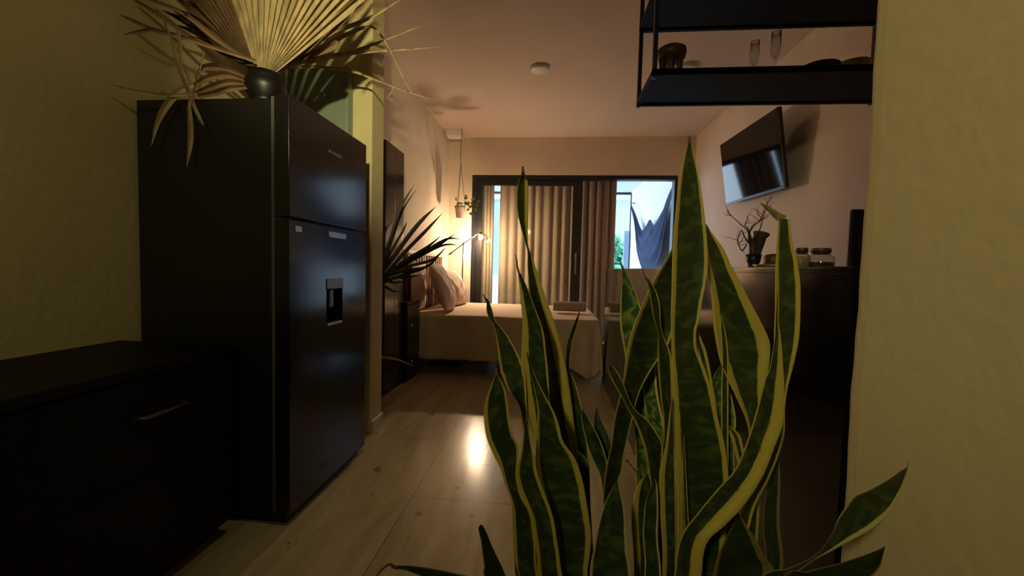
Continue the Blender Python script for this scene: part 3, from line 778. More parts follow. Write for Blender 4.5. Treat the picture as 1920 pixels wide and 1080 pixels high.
for (x, y) in [(872, 371), (876, 370), (878, 378), (883, 376), (888, 380), (885, 386), (890, 384), (893, 380), (884, 398), (889, 392), (875, 384), (868, 382), (856, 377), (861, 378), (886, 402), (880, 391)]:
    leafcard(bm, at(x, y, y=5.12 + rnd.uniform(-.03, .04)), V((rnd.uniform(-.4, 1), -.4, rnd.uniform(-1, .4))), rnd.uniform(.05, .075), rnd.uniform(.018, .028))
link('foliage', bm, M['greenleaf'], hp)
p0 = at(838, 256, y=5.3); p1 = at(866, 243, y=5.3)
tag(boxo('junction_box', max(p0.x, XB), p1.x, 5.25, 5.42, p0.z, CH, M['white'], bevel=.004), 'small white box fixed in the ceiling corner above the hanging pot', 'box')

# ------------------------------------------------------------------ ceiling discs
def disc(px, py, label):
    p = at(px, py, z=CH)
    bm = B(); lathe(bm, (p.x, p.y, CH), [(0, -.028), (.07, -.028), (.082, -.022), (.088, 0), (0, 0)], 36)
    tag(link('smoke_detector', bm, M['white']), label, 'smoke detector', 'round ceiling discs')
disc(1012, 127, 'white round disc in the open middle of the ceiling')
disc(1288, 125, 'white round ceiling disc partly hidden behind the black hanging shelf')

# ------------------------------------------------------------------ TV on the right wall
def tv():
    yl, yr = 4.30, 3.25
    bt = at(1362, 384, y=yl); tp = at(1349, 273, y=yl); rt = at(1457, 200, y=yr); rb = at(1474, 352, y=yr)
    c = (bt + tp + rt + rb) / 4
    t = thing('television', 'black flat television tilted forward on the right bedroom wall', 'television', c)
    ux = ((rt - tp) + (rb - bt)).normalized(); uz = ((tp - bt) + (rt - rb)); uz = (uz - ux * uz.dot(ux)).normalized(); un = ux.cross(uz)
    if un.x > 0: un = -un
    W = ((rt - tp).length + (rb - bt).length) / 2; Hh = ((tp - bt).length + (rt - rb).length) / 2
    def slab(bm, w, h, n0, n1, oz=0):
        vs = box(bm, -w / 2, w / 2, n0, n1, -h / 2 + oz, h / 2 + oz)
        for v in vs: q = v.co.copy(); v.co = c + ux * q.x + un * q.y + uz * q.z
    bm = B(); slab(bm, W, Hh, -.03, 0); link('case', bm, M['dark'], t, smooth=True, bevel=.005)
    bm = B(); slab(bm, W - .016, Hh - .03, 0, .002, .006); link('screen', bm, M['screen'], t, smooth=False)
    bm = B(); slab(bm, W, .012, 0, .006, -Hh / 2 + .006); link('bottom_trim', bm, M['greymetal'], t, smooth=False)
    bm = B(); slab(bm, .3, .3, -.06, -.03); tube(bm, [c - un * .05, V((XR - .05, c.y + .1, c.z - .02)), V((XR - .035, c.y, c.z - .02))], .022, 10); box(bm, XR - .014, XR - .001, c.y - .1, c.y + .1, c.z - .14, c.z + .1)
    link('wall_bracket', bm, M['blackframe'], t, smooth=False)
tv()

# ------------------------------------------------------------------ bar counter
KX0, KX1, KY0, KY1, KZ = .508, 1.32, .728, 3.775, 1.068
kb = thing('bar_counter', 'long glossy black bar counter beside the near wall', 'counter', (.9, 2.2, 0))
boxo('front_panel', KX0, KX0 + .02, KY0, KY1, .0, KZ - .014, M['bar'], kb)
boxo('body', KX0 + .02, KX1 - .04, KY0 + .01, KY1 - .02, .06, KZ - .03, M['shelf'], kb)
boxo('end_panel', KX0 + .0, KX1 - .02, KY1 - .02, KY1, .0, KZ - .014, M['bar'], kb)
boxo('worktop', KX0 - .001, KX1, KY0, KY1 + .001, KZ - .014, KZ, M['bar'], kb, bevel=.001)

def jar(label, px, h, r, m, fill, d=1.62):
    c = at(px, 480, y=d); c.z = KZ + .0005
    t = thing('glass_jar', label, 'jar', c, 'glass jars on the bar')
    bm = B(); lathe(bm, c, [(0, 0), (r * .92, 0), (r, .008), (r, h * .66), (r * .66, h * .82), (r * .62, h * .92), (r * .59, h * .92), (r * .62, h * .81), (r * .94, h * .64), (r * .94, .010), (0, .006)], 28)
    link('body', bm, M['clear'], t)
    bm = B(); lathe(bm, c, [(0, .008), (r * .92, .011), (r * .92, h * fill), (0, h * (fill + .03))], 24); link('contents', bm, m, t)
    bm = B(); lathe(bm, c, [(0, h * .80), (r * .58, h * .80), (r * .58, h * .88), (r * .70, h * .89), (r * .70, h * 1.08), (r * .66, h * 1.1), (0, h * 1.1)], 28); link('lid', bm, M['lid'], t)
jar('narrow clear jar of pale grain, left of the wider dark jar on the bar', 1503, .074, .027, M['flour'], .66, d=1.55)
jar('wide clear jar half full of dark beans, right of the narrow jar on the bar', 1539, .074, .043, M['seeds'], .42, d=1.55)
# bark slab / board standing at the near end of the bar
p0 = at(1596, 392, y=1.24)
bm = B(); box(bm, p0.x, p0.x + .16, 1.235, 1.25, KZ + .0005, p0.z)
tag(link('cutting_board', bm, M['wooddark'], smooth=True, bevel=.006), 'dark brown upright wooden board at the near end of the bar', 'board')

# vases with twigs
D3 = 2.05
def vase(label, c, prof, m, lean=(0, 0)):
    t = thing('vase', label, 'vase', c, 'dark vases on the bar')
    bm = B(); lathe(bm, c, prof, 30)
    for v in bm.verts: k = v.co.z - c.z; v.co.x += lean[0] * k; v.co.y += lean[1] * k
    link('body', bm, m, t); return t
c1 = at(1412, 500, y=D3); c1.z = KZ + .0005
kp = D3 / 750
hv = at(1412, 477, y=D3).z - c1.z
vz = vase('small black footed vase on the bar holding the twigs and dried stems', c1, [(0, 0), (.040, 0), (.042, .006), (.024, .016), (.022, .024), (.030, hv * .6), (.035, hv), (.031, hv), (.026, hv * .6), (0, .03)], M['pot'])
vz.pop('group', None)
ht = at(1409, 449, y=D3).z
bm = B(); tube(bm, [c1 + V((-.004, 0, .034)), V((c1.x - .008, c1.y, ht))], [.012, .018], 16)
tag(link('cane_tube', bm, M['wooddark']), 'short dark cane tube standing in the black vase', 'tube')
hc_ = at(1434, 435, y=D3)
bm = B(); tube(bm, [c1 + V((.014, .012, .036)), V((c1.x + .026, c1.y + .02, c1.z + hv)), V((hc_.x - .012, c1.y + .03, ht + .0)), V((hc_.x, c1.y + .03, hc_.z - .004)), V((hc_.x + .001, c1.y + .03, hc_.z))], [.008, .014, .030, .037, .034], 22)
tag(link('dried_broom', bm, M['brownvase']), 'flared brown dried broom leaning right out of the black vase', 'dried stems')
bm = B()
rnd = random.Random(4)
def twig(pts, r0=.0035, sub=3):
    P = [at(x, y, y=D3 + dd) for x, y, dd in pts]
    Q = [V(q) for q in cr([tuple(p) for p in P], 5)]
    tube(bm, Q, [r0 * (1 - .75 * i / len(Q)) for i in range(len(Q))], 6)
    for _ in range(sub):
        i = rnd.randrange(len(Q) // 2, len(Q) - 1); dv = V((rnd.uniform(-1, 1), rnd.uniform(-.5, .5), rnd.uniform(.1, 1))).normalized()
        tube(bm, [Q[i], Q[i] + dv * .03, Q[i] + dv * .06 + V((rnd.uniform(-.02, .02), 0, rnd.uniform(-.01, .02)))], [.0016, .0012, .0006], 5)
twig([(1406, 452, 0), (1404, 440, 0), (1412, 422, .02), (1425, 415, .03), (1432, 395, .03), (1440, 378, .04), (1446, 366, .04)])
twig([(1408, 452, 0), (1406, 436, 0), (1414, 424, -.02), (1424, 414, -.03), (1430, 402, -.03)])
twig([(1412, 452, 0), (1424, 432, .0), (1430, 412, .02), (1436, 394, .0), (1452, 378, .0)])
twig([(1404, 452, 0), (1402, 433, .0), (1388, 420, .02), (1372, 405, .02), (1364, 396, .0)])
twig([(1404, 456, 0), (1396, 444, .0), (1390, 432, .02), (1384, 448, .05), (1386, 462, .04), (1396, 474, .03)])
twig([(1400, 458, 0), (1392, 470, -.06), (1386, 462, -.07), (1382, 452, -.07)])
twig([(1410, 450, 0), (1402, 428, .03), (1396, 421, .04), (1404, 414, .04)])
tw_ = link('curly_twigs', bm, M['twig']); tag(tw_, 'bare curly twigs rising from the black vase on the bar', 'twigs')
# small dish with a bowl
c3 = at(1450, 495, y=1.75); c3.z = KZ + .0005
bm = B(); lathe(bm, c3, [(0, 0), (.05, 0), (.075, .022), (.072, .024), (.048, .006), (0, .005)], 30); tag(link('dish', bm, M['brass']), 'small shiny dish on the bar between vases and jars', 'dish')
c4 = V(c3); c4.z += .0055
bm = B(); lathe(bm, c4, [(0, 0), (.026, .0), (.034, .02), (.036, .045), (.03, .058), (.012, .062), (0, .062)], 24)
tag(link('wooden_pot', bm, M['wooddark']), 'small brown lidded pot sitting in the shiny dish', 'pot')

# ------------------------------------------------------------------ hanging black shelf
SX0, SX1, SY0, SY1 = .498, 1.86, 2.20, 2.60
z_lo = at(1300, 198, y=SY1).z
z_up = at(1300, 58, y=SY1).z
sh = thing('hanging_shelf', 'black two tier shelf hanging from the ceiling over the bar', 'shelf', ((SX0 + SX1) / 2, 2.4, z_lo))
for z in (z_lo, z_up):
    bm = B(); box(bm, SX0 + .02, SX1, SY0, SY1, z + .004, z + .03); link('board', bm, M['shelf'], sh, smooth=False)
    bm = B(); t_ = .022
    box(bm, SX0, SX1, SY0 - .0, SY0 + t_, z - .001, z + .034); box(bm, SX0, SX1, SY1 - t_, SY1, z - .004, z + .034)
    box(bm, SX0, SX0 + t_, SY0 + t_, SY1 - t_, z - .002, z + .034)
    link('rim', bm, M['shelf'], sh, smooth=False)
for yy in (SY0, SY1 - .022):
    for xx in (SX0, SX1 - .03):
        boxo('post', xx, xx + .022, yy, yy + .022, z_lo - .012, CH, M['blackframe'], sh)
zt = z_lo + .0342
def on_shelf(px, y): p = at(px, 120, y=y); return V((p.x, y, zt - .004))
# candle burner
c = on_shelf(1258, 2.40)
cb = thing('candle_burner', 'dark round candle burner with cut out sides on the hanging shelf', 'candle holder', c)
htop = at(1258, 92, y=2.40).z - c.z
bm = B(); lathe(bm, c, [(0, htop - .055), (.045, htop - .07), (.074, htop - .055), (.08, htop - .03), (.078, htop - .008), (.066, htop), (.05, htop - .006), (0, htop - .012)], 36); link('bowl', bm, M['wooddark'], cb)
bm = B()
for k in range(6):
    a_ = 2 * PI * k / 6 + .2; q = V((math.cos(a_), math.sin(a_), 0)); tt = V((-q.y, q.x, 0))
    for sg in (-1, 1): tube(bm, [c + q * .058 + tt * .024 * sg + V((0, 0, .004)), c + q * .052 + tt * .004 * sg + V((0, 0, htop * .48)), c + q * .052 + V((0, 0, htop - .05))], [.010, .014, .020], 8)
link('stand', bm, M['wooddark'], cb)
bm = B(); lathe(bm, c, [(0, 0), (.064, 0), (.066, .008), (.06, .012), (0, .012)], 30); link('base', bm, M['wooddark'], cb)
def flute(px, ytop, d, label):
    p = at(px, ytop, y=d); c = V((p.x, d, zt - .004)); h = p.z - c.z
    bm = B(); lathe(bm, c, [(0, 0), (.033, 0), (.034, .002), (.008, .006), (.0045, .014), (.004, h * .36), (.009, h * .41), (.020, h * .52), (.026, h * .7), (.024, h), (.0225, h), (.0245, h * .7), (.018, h * .53), (0, h * .45)], 28)
    tag(link('wine_glass', bm, M['clear']), label, 'glass', 'stemmed glasses on the shelf')
flute(1416, 78, 2.42, 'shorter clear stemmed glass on the hanging shelf, left of the taller one')
flute(1456, 60, 2.36, 'taller clear stemmed glass on the hanging shelf, right of the shorter one')
def bowl(px, ytop, d, r, m, label, name='bowl', inv=True):
    p = at(px, ytop, y=d); c = V((p.x, d, zt - .004)); h = p.z - c.z
    bm = B()
    if inv: prof = [(0, h), (r * .3, h), (r * .36, h - .006), (r * .7, h * .8), (r * .94, h * .35), (r, 0), (r * .96, 0), (r * .9, h * .33), (r * .66, h * .72), (0, h * .85)]
    else: prof = [(0, 0), (r * .4, 0), (r * .75, h * .4), (r, h), (r * .97, h), (r * .7, h * .45), (0, .008)]
    lathe(bm, c, prof, 36); tag(link(name, bm, m), label, 'bowl', 'bowls on the hanging shelf')
bowl(1362, 134, 2.36, .085, M['pot'], 'small black upturned bowl on the hanging shelf next to the candle burner')
bowl(1535, 119, 2.42, .14, M['pot'], 'large black upturned bowl on the hanging shelf')
bowl(1597, 121, 2.48, .085, M['tan'], 'tan bowl on the hanging shelf right of the large black bowl', inv=False)

# ------------------------------------------------------------------ snake plant in the foreground
PC = V((.13, .63, 0))
sn = thing('snake_plant', 'big snake plant with yellow edged sword leaves in the foreground', 'plant', PC)
bm = B(); lathe(bm, PC, [(0, 0), (.125, 0), (.15, .04), (.17, .36), (.182, .37), (.182, .40), (.165, .40), (.155, .36), (0, .35)], 40); link('pot', bm, M['terracotta'], sn)
bm = B(); lathe(bm, PC, [(.158, .362), (.12, .372), (0, .378)], 30); link('soil', bm, M['soil'], sn)

def leaf(rows, d0, d1, m='leaf', ml=.12, mr=.12, skew=0, bulge=.16, base=None, name='leaf', tipcol=None):
    n = len(rows); pts = []
    for i, r in enumerate(rows):
        dd = d0 + (d1 - d0) * i / (n - 1)
        if len(r) == 2: r = (r[0] - .6, r[1], r[0] + .6, r[1])
        L_, R_ = at(r[0], r[1], y=dd - skew), at(r[2], r[3], y=dd + skew)
        pts.append(tuple(L_) + tuple(R_))
    lx = (rows[-1][0] + rows[-1][2]) / 2
    if base is None:
        bx = PC.x + max(-.1, min(.1, (lx - 1185) / 750 * .33)); by = PC.y + max(-.1, min(.1, (d1 - .63) * .9))
        last = V(pts[-1][:3]).lerp(V(pts[-1][3:]), .5)
        mid = last.lerp(V((bx, by, .37)), .55)
        pts.append((mid.x - .022, mid.y, mid.z, mid.x + .022, mid.y, mid.z))
        pts.append((bx - .018, by, .37, bx + .018, by, .37))
    Q = cr(pts, 6)
    bm = B(); uvl = bm.loops.layers.uv.new('UVMap')
    us = [0, .06, .15, .26, .38, .5, .62, .74, .85, .94, 1]
    ts = []
    for u in us:
        if u <= .15: ts.append(u / .15 * ml)
        elif u >= .85: ts.append(1 - (1 - u) / .15 * mr)
        else: ts.append(ml + (u - .15) / .7 * (1 - ml - mr))
    length = 0; prev = None; A = []; C_ = []; vs = []
    for q in Q:
        Lp, Rp = V(q[:3]), V(q[3:]); c = (Lp + Rp) / 2
        if prev is not None: length += (c - prev).length
        prev = c; w = (Rp - Lp).length; nn = (c - CAM); nn.z *= .3; nn.normalize()
        ra, rb = [], []
        for t in ts:
            k = 4 * t * (1 - t); p = Lp.lerp(Rp, t) + nn * (bulge * w * k)
            th = .0009 + min(.0032, w * .12) * k ** .6
            ra.append(bm.verts.new(p)); rb.append(bm.verts.new(p + nn * th))
        A.append(ra); C_.append(rb); vs.append(length)
    def face(vv, uu):
        f = bm.faces.new(vv)
        for lp_, u in zip(f.loops, uu): lp_[uvl].uv = u
    K = len(us)
    for i in range(len(A) - 1):
        for k in range(K - 1):
            uu = [(us[k], vs[i]), (us[k + 1], vs[i]), (us[k + 1], vs[i + 1]), (us[k], vs[i + 1])]
            face((A[i][k], A[i][k + 1], A[i + 1][k + 1], A[i + 1][k]), uu)
            face((C_[i][k + 1], C_[i][k], C_[i + 1][k], C_[i + 1][k + 1]), [uu[1], uu[0], uu[3], uu[2]])
        for k in (0, K - 1):
            face((A[i][k], A[i + 1][k], C_[i + 1][k], C_[i][k]), [(us[k], vs[i]), (us[k], vs[i + 1]), (us[k], vs[i + 1]), (us[k], vs[i])])
    for i in (0, -1):
        for k in range(K - 1): face((A[i][k], A[i][k + 1], C_[i][k + 1], C_[i][k]), [(us[k], vs[i])] * 4)
    o = link(name, bm, M[m], sn)
    if tipcol:
        P = [at(x, y, y=d0) for x, y in tipcol[0]]
        bm = B(); tube(bm, [V(q) for q in cr([tuple(p) for p in P], 4)], [tipcol[1] * .35 + tipcol[1] * .65 * i / (4 * (len(P) - 1)) for i in range(4 * (len(P) - 1) + 1)], 7)
        bmesh.ops.translate(bm, verts=bm.verts, vec=-wloc(o) + wloc(o))
        t = link('dry_tip', bm, M['drytip'], o)
    return o

# tall leaf at left, twisted
leaf([(980.5, 322), (977, 330, 985.5, 330), (970.7, 346, 990, 343), (968.5, 374, 991, 368), (970, 398, 990.5, 404), (977, 428, 990, 437), (985, 455, 990.8, 462), (989, 474, 996, 476), (989, 492, 1001.5, 492), (990, 521, 1009.6, 518), (992, 560, 1022.6, 556), (996, 595, 1035.5, 592), (1000, 632, 1046.7, 629), (1004, 660, 1054, 659), (1008, 700, 1063, 698), (1020, 760, 1072, 758), (1034, 820, 1079, 818), (1044, 868, 1083, 868), (1050, 980, 1086, 980), (1056, 1090, 1088, 1090)], .68, .70, ml=.10, mr=.34, skew=.006, tipcol=([(980, 312), (980.5, 320), (981, 330)], .0035))
leaf([(974, 511), (971.5, 518, 977, 514), (974.5, 541, 989, 540), (977.5, 574, 1002, 574), (979.5, 604, 1013, 603), (978.7, 633, 1020, 627), (977.5, 660, 1023, 655), (977, 690, 1027, 690), (983, 730, 1030, 730), (990, 770, 1034, 770), (998, 812, 1040, 815), (1010, 880, 1050, 880), (1030, 1000, 1065, 1000), (1040, 1090, 1070, 1090)], .625, .66, ml=.30, mr=.07, skew=-.004, tipcol=([(966, 478), (969, 487), (970, 500), (974, 514)], .0018))
leaf([(988, 660), (990, 676, 993, 676), (995, 700, 1001, 698), (1003, 735, 1016, 731), (1008, 770, 1039, 773), (1007, 800, 1048, 798), (1006, 830, 1056, 828), (1005, 858, 1077, 858), (1006, 882, 1089, 890), (1015, 930, 1097, 925), (1028, 1000, 1108, 1000), (1038, 1045, 1106, 1042), (1042, 1090, 1102, 1090)], .585, .60, ml=.10, mr=.14, skew=.004)
leaf([(987.5, 785), (983, 796, 990, 796), (980, 825, 997, 835), (975, 855, 1002, 856), (968, 887, 1008, 888), (972, 915, 1019, 919), (984, 945, 1029, 945), (995, 970, 1038, 974), (1001, 1005, 1043, 1004), (1006, 1040, 1048, 1036), (1010, 1090, 1056, 1088)], .555, .575, ml=.16, mr=.17, skew=.004, tipcol=([(988.5, 768), (988, 778), (987.5, 792)], .0022))
leaf([(931.5, 700), (924, 714, 936, 709), (911.5, 747, 947, 729), (907, 776, 952, 759), (911.5, 817, 960, 810), (924, 850, 972, 837), (937, 876, 971, 862), (947, 908, 969, 897), (957, 935, 977, 933), (960, 960, 995, 965), (962, 1013, 1003, 1013), (969, 1090, 1011, 1090)], .575, .60, ml=.17, mr=.09, skew=-.006, tipcol=([(931, 690), (931.3, 697), (931.5, 704)], .0025))
leaf([(909, 558), (912, 567, 916, 562), (912.5, 585, 923, 581), (919, 600, 928, 600), (926, 611, 935.5, 609), (931, 637, 952, 630), (934, 663, 969, 659), (939, 698, 980, 684), (942, 704, 985, 703), (952, 729, 987, 736), (972, 758, 988, 770), (981, 800, 993, 800), (986, 900, 1002, 900), (1000, 1090, 1018, 1090)], .65, .64, ml=.10, mr=.10, skew=.004, tipcol=([(905, 551), (908, 556), (913, 566)], .0016))
leaf([(1085, 588), (1080, 598, 1085, 597), (1070.7, 622, 1080, 619), (1063, 643, 1074, 641), (1060.7, 665, 1070.5, 665), (1061.5, 693, 1068, 693), (1063, 713, 1077, 713), (1068, 754, 1088, 750), (1075, 802, 1099, 802), (1081, 848, 1104, 856), (1084, 940, 1106, 940), (1092, 1090, 1112, 1090)], .73, .71, ml=.12, mr=.12, skew=.004, tipcol=([(1086, 582), (1085, 590), (1083, 598)], .002))
leaf([(1091, 768), (1090, 785, 1102, 782), (1096, 815, 1118, 810), (1103, 842, 1130, 837), (1115, 872, 1138, 867), (1127, 900, 1141, 895), (1131, 960, 1146, 960), (1135, 1090, 1152, 1090)], .70, .69, m='leaf_p', ml=.06, mr=.08, skew=-.004)
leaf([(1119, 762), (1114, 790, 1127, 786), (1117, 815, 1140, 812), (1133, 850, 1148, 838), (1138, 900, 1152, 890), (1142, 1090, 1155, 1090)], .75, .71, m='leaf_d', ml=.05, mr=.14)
# small curled leaf
leaf([(1084, 845), (1083, 865, 1098, 859), (1086, 885, 1106, 873), (1094, 905, 1106, 892), (1098, 960, 1108, 960), (1105, 1090, 1118, 1090)], .67, .67, m='leaf_p', ml=.07, mr=.07)
# broad dark twisted leaf behind the centre
leaf([(1285, 430), (1262, 462, 1292, 462), (1250, 484, 1292, 500), (1222, 531, 1280, 556), (1201, 578, 1266, 604), (1184, 622, 1254, 644), (1174, 668, 1234, 674), (1168.5, 711, 1210, 713), (1161, 746, 1196, 745), (1151, 788, 1185, 790), (1145.5, 836, 1171, 846), (1137, 873, 1166, 882), (1131.5, 921, 1158, 910), (1130, 1000, 1152, 1000), (1135, 1090, 1158, 1090)], .66, .62, ml=.09, mr=.05, skew=.012)
leaf([(1164.5, 492), (1166, 506, 1171, 504), (1165, 530, 1182, 526), (1164, 556, 1193, 552), (1162.5, 586, 1203, 582), (1163, 612, 1209, 610), (1167.5, 640, 1210, 640), (1174, 680, 1208, 680), (1183, 735, 1208, 735), (1192, 850, 1216, 850), (1190, 1090, 1212, 1090)], .71, .69, m='leaf_m', ml=.07, mr=.06, tipcol=([(1163.5, 484), (1164, 492), (1166, 502)], .0014))
leaf([(1209, 519), (1213, 527, 1217, 524), (1217.5, 548, 1230, 545), (1221, 572, 1237, 568), (1225, 596, 1238.5, 590), (1231, 613, 1239, 608), (1234, 624, 1243, 626), (1233.5, 645, 1250, 644), (1233, 664, 1258, 664), (1234, 700, 1261, 700), (1239, 750, 1262, 750), (1244, 800, 1264, 800), (1240, 900, 1262, 900), (1238, 1090, 1260, 1090)], .61, .65, ml=.13, mr=.15, skew=.004, tipcol=([(1203, 503), (1207, 514), (1211, 524)], .0012))
leaf([(1155.5, 904), (1152.5, 909, 1158.5, 908), (1141, 929, 1165, 932), (1130, 954, 1171, 961), (1118.5, 998, 1173.5, 998), (1113, 1028, 1176, 1035), (1106, 1090, 1183, 1090)], .55, .56, m='leaf_p', ml=.055, mr=.06, skew=-.003)
leaf([(1226, 622), (1215, 668, 1230, 670), (1207, 712, 1231, 710), (1206.5, 736, 1233, 734), (1210, 760, 1239, 766), (1215, 786, 1245, 792), (1224, 830, 1250, 830), (1230, 900, 1252, 900), (1232, 1090, 1250, 1090)], .69, .67, m='leaf_m', ml=.03, mr=.16)
leaf([(1144, 683), (1142, 697, 1152, 690), (1148.5, 715, 1166, 712), (1161, 736, 1175, 735), (1172, 757, 1183, 755), (1182, 775, 1196, 773), (1192, 795, 1218, 792), (1203, 825, 1238, 822), (1210, 850, 1243.5, 836), (1214.5, 873, 1241, 868), (1219, 898, 1238, 894), (1223, 960, 1240, 960), (1226, 1090, 1246, 1090)], .585, .63, ml=.11, mr=.10, skew=.005, tipcol=([(1138, 668), (1141, 676), (1145, 688)], .0013))
# big central leaf
leaf([(1292.5, 262), (1290, 270, 1295.5, 270), (1283.5, 290, 1302.7, 298), (1277, 318, 1308.5, 320), (1271.6, 355, 1314, 351), (1266.5, 398, 1320, 393), (1262, 445, 1324, 432), (1260, 496, 1327, 471), (1259, 547, 1326, 514), (1258, 575, 1318, 558), (1257.8, 600, 1311, 600), (1258.3, 625, 1305, 624), (1259, 655, 1307, 656), (1260, 692, 1321, 690), (1262, 740, 1336, 737), (1264, 797, 1349, 797), (1265.5, 840, 1358, 830), (1267, 890, 1365, 880), (1268, 950, 1366, 950), (1268, 1020, 1358, 1020), (1266, 1090, 1348, 1090)], .60, .60, ml=.13, mr=.10, skew=.004, bulge=.13, tipcol=([(1293.5, 254), (1292.8, 260), (1292.5, 270)], .0025))
leaf([(1307, 614), (1303, 640, 1316, 638), (1306, 660, 1324, 658), (1314, 690, 1331, 690), (1322, 720, 1336, 720), (1333, 800, 1346, 800), (1330, 1090, 1350, 1090)], .63, .63, ml=.30, mr=.34)
leaf([(1324, 420), (1323.5, 440, 1334.5, 436), (1322.5, 470, 1357, 467), (1326, 500, 1373, 502), (1330.5, 531, 1391, 534), (1334.5, 566, 1407, 566), (1337, 605, 1427, 604), (1342, 640, 1442, 637), (1350, 677, 1444, 664), (1362, 707, 1440, 700), (1380, 745, 1433, 745), (1402, 800, 1432, 800), (1405, 870, 1427, 870), (1398, 1000, 1422, 1000), (1385, 1090, 1410, 1090)], .66, .64, ml=.17, mr=.25, skew=.01)
# upright right leaf with a bent dry tip
rl = leaf([(1457.5, 410, 1480, 410), (1459, 420, 1481.5, 418), (1456.5, 454, 1487, 460), (1454.5, 490, 1494.5, 488), (1453, 530, 1500.5, 530), (1453, 580, 1501, 580), (1451, 630, 1498, 635), (1452, 682, 1487, 688), (1455, 722, 1477.5, 725), (1457, 760, 1472, 765), (1450, 810, 1471, 812), (1440, 850, 1459, 856), (1420, 892, 1440, 902), (1390, 945, 1412, 962), (1360, 1090, 1385, 1090)], .605, .60, ml=.15, mr=.2, skew=.005)
bm = B(); strip(bm, [(1470, 412, .605), (1458, 405, .604), (1448, 396, .60), (1438, 389, .598), (1426, 381, .596)], [.0060, .0048, .0034, .0026, .0006], fold=.15)
link('bent_tip', bm, M['tipolive'], rl)
# sweeping S leaf in front
leaf([(1458, 545), (1454.5, 600, 1460, 600), (1451.5, 640, 1465, 640), (1443, 690, 1468.5, 690), (1433, 714, 1470.5, 725), (1418, 770, 1469, 790), (1402, 823, 1453, 836), (1378, 880, 1430, 893), (1341, 922, 1396, 946), (1305, 966, 1357, 987), (1280, 1000, 1330, 1011), (1268, 1040, 1319, 1040), (1262, 1090, 1314, 1090)], .55, .56, ml=.06, mr=.46, skew=-.003)
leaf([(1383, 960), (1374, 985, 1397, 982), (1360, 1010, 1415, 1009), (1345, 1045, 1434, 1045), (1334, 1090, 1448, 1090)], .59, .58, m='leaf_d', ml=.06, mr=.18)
leaf([(1703, 866), (1700, 876, 1702, 878), (1688, 883, 1698.5, 893), (1662, 900, 1689, 922), (1627, 918, 1667, 962), (1601, 929, 1636, 991), (1586, 950, 1612, 1005), (1572, 972, 1585, 1019), (1558, 1004, 1556, 1035), (1530, 1040, 1524, 1052), (1480, 1066, 1484, 1080), (1420, 1092, 1428, 1112)], .53, .56, m='leaf_p', ml=.07, mr=.13, skew=.006, bulge=.14)
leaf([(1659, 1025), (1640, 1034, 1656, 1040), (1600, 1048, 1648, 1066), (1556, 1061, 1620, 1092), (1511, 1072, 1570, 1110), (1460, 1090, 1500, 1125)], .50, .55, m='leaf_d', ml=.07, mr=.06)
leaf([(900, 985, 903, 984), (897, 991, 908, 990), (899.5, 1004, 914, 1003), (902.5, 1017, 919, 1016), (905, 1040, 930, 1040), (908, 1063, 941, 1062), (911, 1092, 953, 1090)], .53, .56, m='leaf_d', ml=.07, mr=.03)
leaf([(742, 1060, 744, 1067), (757, 1060, 760, 1070), (783, 1061.5, 780, 1078), (817, 1066.5, 810, 1090), (850, 1073, 845, 1100), (900, 1086, 890, 1113), (980, 1112, 975, 1134)], .52, .57, m='leaf_p', ml=.14, mr=.1, tipcol=([(704, 1082), (716, 1068), (730, 1058), (738, 1063), (746, 1064)], .0026))
leaf([(1261, 745), (1255, 776, 1262.5, 776), (1248.5, 830, 1264, 830), (1241, 866, 1265, 866), (1236, 900, 1266, 900), (1237, 950, 1267, 950), (1240, 1090, 1266, 1090)], .585, .59, ml=.34, mr=.05)
leaf([(1213, 886), (1196, 909, 1222, 904), (1187, 936, 1225, 936), (1184, 976, 1227, 976), (1188, 1090, 1230, 1090)], .63, .62, ml=.30, mr=.1)
leaf([(1228, 898), (1211, 939, 1233, 918), (1206.5, 976, 1234.5, 962), (1205.5, 1006, 1233.5, 1013), (1207, 1090, 1240, 1090)], .57, .58, m='leaf_p', ml=.08, mr=.12)
leaf([(1282, 818), (1280.5, 850, 1285, 850), (1280.5, 900, 1287.5, 900), (1282.5, 960, 1290.5, 960), (1283, 1000, 1293, 1000), (1285, 1090, 1297, 1090)], .585, .585, ml=.16, mr=.2, bulge=.1)
leaf([(1352, 684), (1336, 712, 1362, 711), (1338, 760, 1373, 748), (1346, 800, 1380, 790), (1358, 840, 1376, 840), (1360, 1000, 1380, 1000), (1355, 1090, 1375, 1090)], .69, .67, m='leaf_m', ml=.04, mr=.08)
leaf([(1363, 797), (1370, 820, 1386, 814), (1378, 850, 1394, 842), (1385, 900, 1402, 890), (1380, 1090, 1400, 1090)], .66, .65, ml=.35, mr=.3)
leaf([(1354, 590), (1351.5, 612, 1357.5, 609), (1352, 640, 1363.5, 640), (1353.5, 680, 1366, 680), (1352, 730, 1366, 730), (1352, 850, 1366, 850), (1352, 1090, 1368, 1090)], .635, .64, ml=.2, mr=.2)
leaf([(1460, 855), (1440, 905, 1463, 900), (1430, 980, 1462, 980), (1428, 1090, 1463, 1090)], .66, .64, m='leaf_d', ml=.06, mr=.2)
bm = B(); tube(bm, [at(1176, 865, y=.645), at(1186, 876, y=.645), at(1198, 889, y=.64), at(1207, 918, y=.635), at(1210, 960, y=.63), V((PC.x, PC.y, .375))], [.0016, .0012, .0015, .0016, .002, .0022], 7)
bmesh.ops.create_icosphere(bm, subdivisions=1, radius=.0028, matrix=Matrix.Translation(at(1176, 864, y=.645)))
link('dry_stalk', bm, M['drytip'], sn)

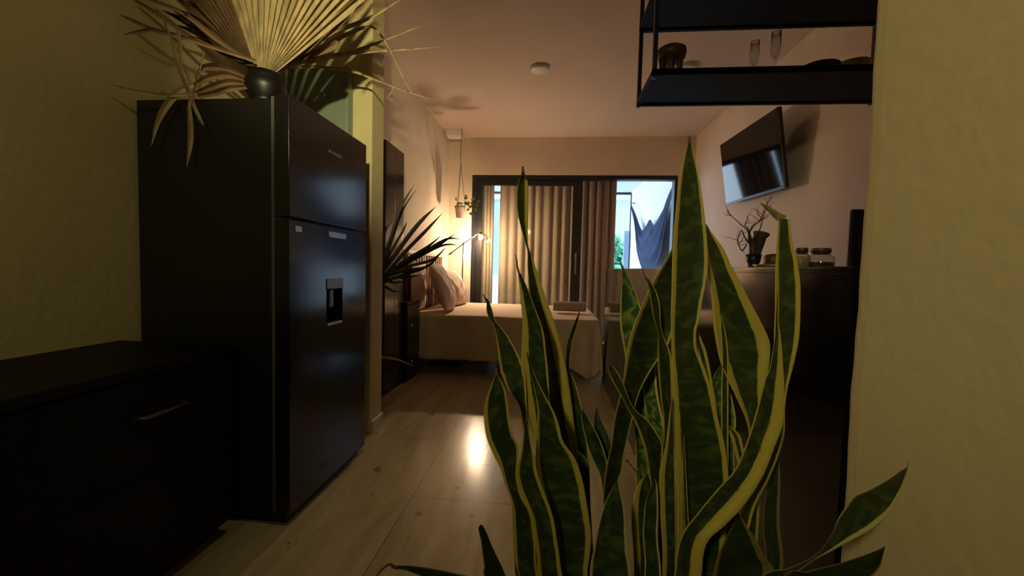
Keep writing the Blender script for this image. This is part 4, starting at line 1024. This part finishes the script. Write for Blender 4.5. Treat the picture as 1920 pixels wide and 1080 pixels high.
# ------------------------------------------------------------------ light
def spot(name, loc, tgt, power, col, size, blend=1, r=.05):
    l = bpy.data.lights.new(name, 'SPOT'); l.energy = power; l.color = col; l.spot_size = math.radians(size); l.spot_blend = blend; l.shadow_soft_size = r
    o = bpy.data.objects.new(name, l); COL.objects.link(o); o.location = loc
    o.rotation_euler = (V(tgt) - V(loc)).to_track_quat('-Z', 'Y').to_euler(); return o
KC = (1, .87, .44)
spot('kitchen_spot', (.10, -.75, 2.05), (-1.08, 2.1, 2.06), 330, KC, 31, 1, .045)
spot('right_wall_fill', (-.75, -1.3, 2.2), (.46, .85, 1.42), 88, KC, 60, 1, .08)  # added fill for the right wall and plant, source unseen
spot('left_wall_fill', (-.3, -1.3, 2.3), (-1.68, .95, 1.6), 42, KC, 62, 1, .12)  # soft fill added to lift the left wall, no fixture there
spot('floor_fill', (-.35, 1.3, 2.8), (-.4, 1.7, 0), 24, KC, 48, 1, .08)  # unseen light added to brighten the floor
sun = bpy.data.lights.new('sun', 'SUN'); sun.energy = 1.5; sun.color = (.95, .97, 1); sun.angle = math.radians(20)
so = bpy.data.objects.new('sun', sun); COL.objects.link(so); so.rotation_euler = (math.radians(35), math.radians(-38), 0)
w = bpy.data.worlds.new('sky'); SC.world = w; w.use_nodes = True
nt = w.node_tree; bg = nt.nodes['Background']
gr = nt.nodes.new('ShaderNodeTexCoord'); sp_ = nt.nodes.new('ShaderNodeSeparateXYZ'); nt.links.new(gr.outputs['Generated'], sp_.inputs[0])
rp = nt.nodes.new('ShaderNodeValToRGB'); rp.color_ramp.elements[0].position = .0; rp.color_ramp.elements[0].color = (.60, .78, .95, 1); rp.color_ramp.elements[1].position = .8; rp.color_ramp.elements[1].color = (.38, .62, 1, 1)
nt.links.new(sp_.outputs['Z'], rp.inputs[0]); nt.links.new(rp.outputs[0], bg.inputs['Color'])
bg.inputs['Strength'].default_value = 4.6

# ------------------------------------------------------------------ output look
SC.view_settings.view_transform = 'Standard'; SC.view_settings.look = 'None'
SC.view_settings.exposure = 0; SC.view_settings.gamma = 1
SC.cycles.use_denoising = True
SC.cycles.max_bounces = 10; SC.cycles.diffuse_bounces = 5; SC.cycles.glossy_bounces = 5; SC.cycles.transparent_max_bounces = 12
SC.cycles.sample_clamp_indirect = 6
SC.cycles.caustics_reflective = False
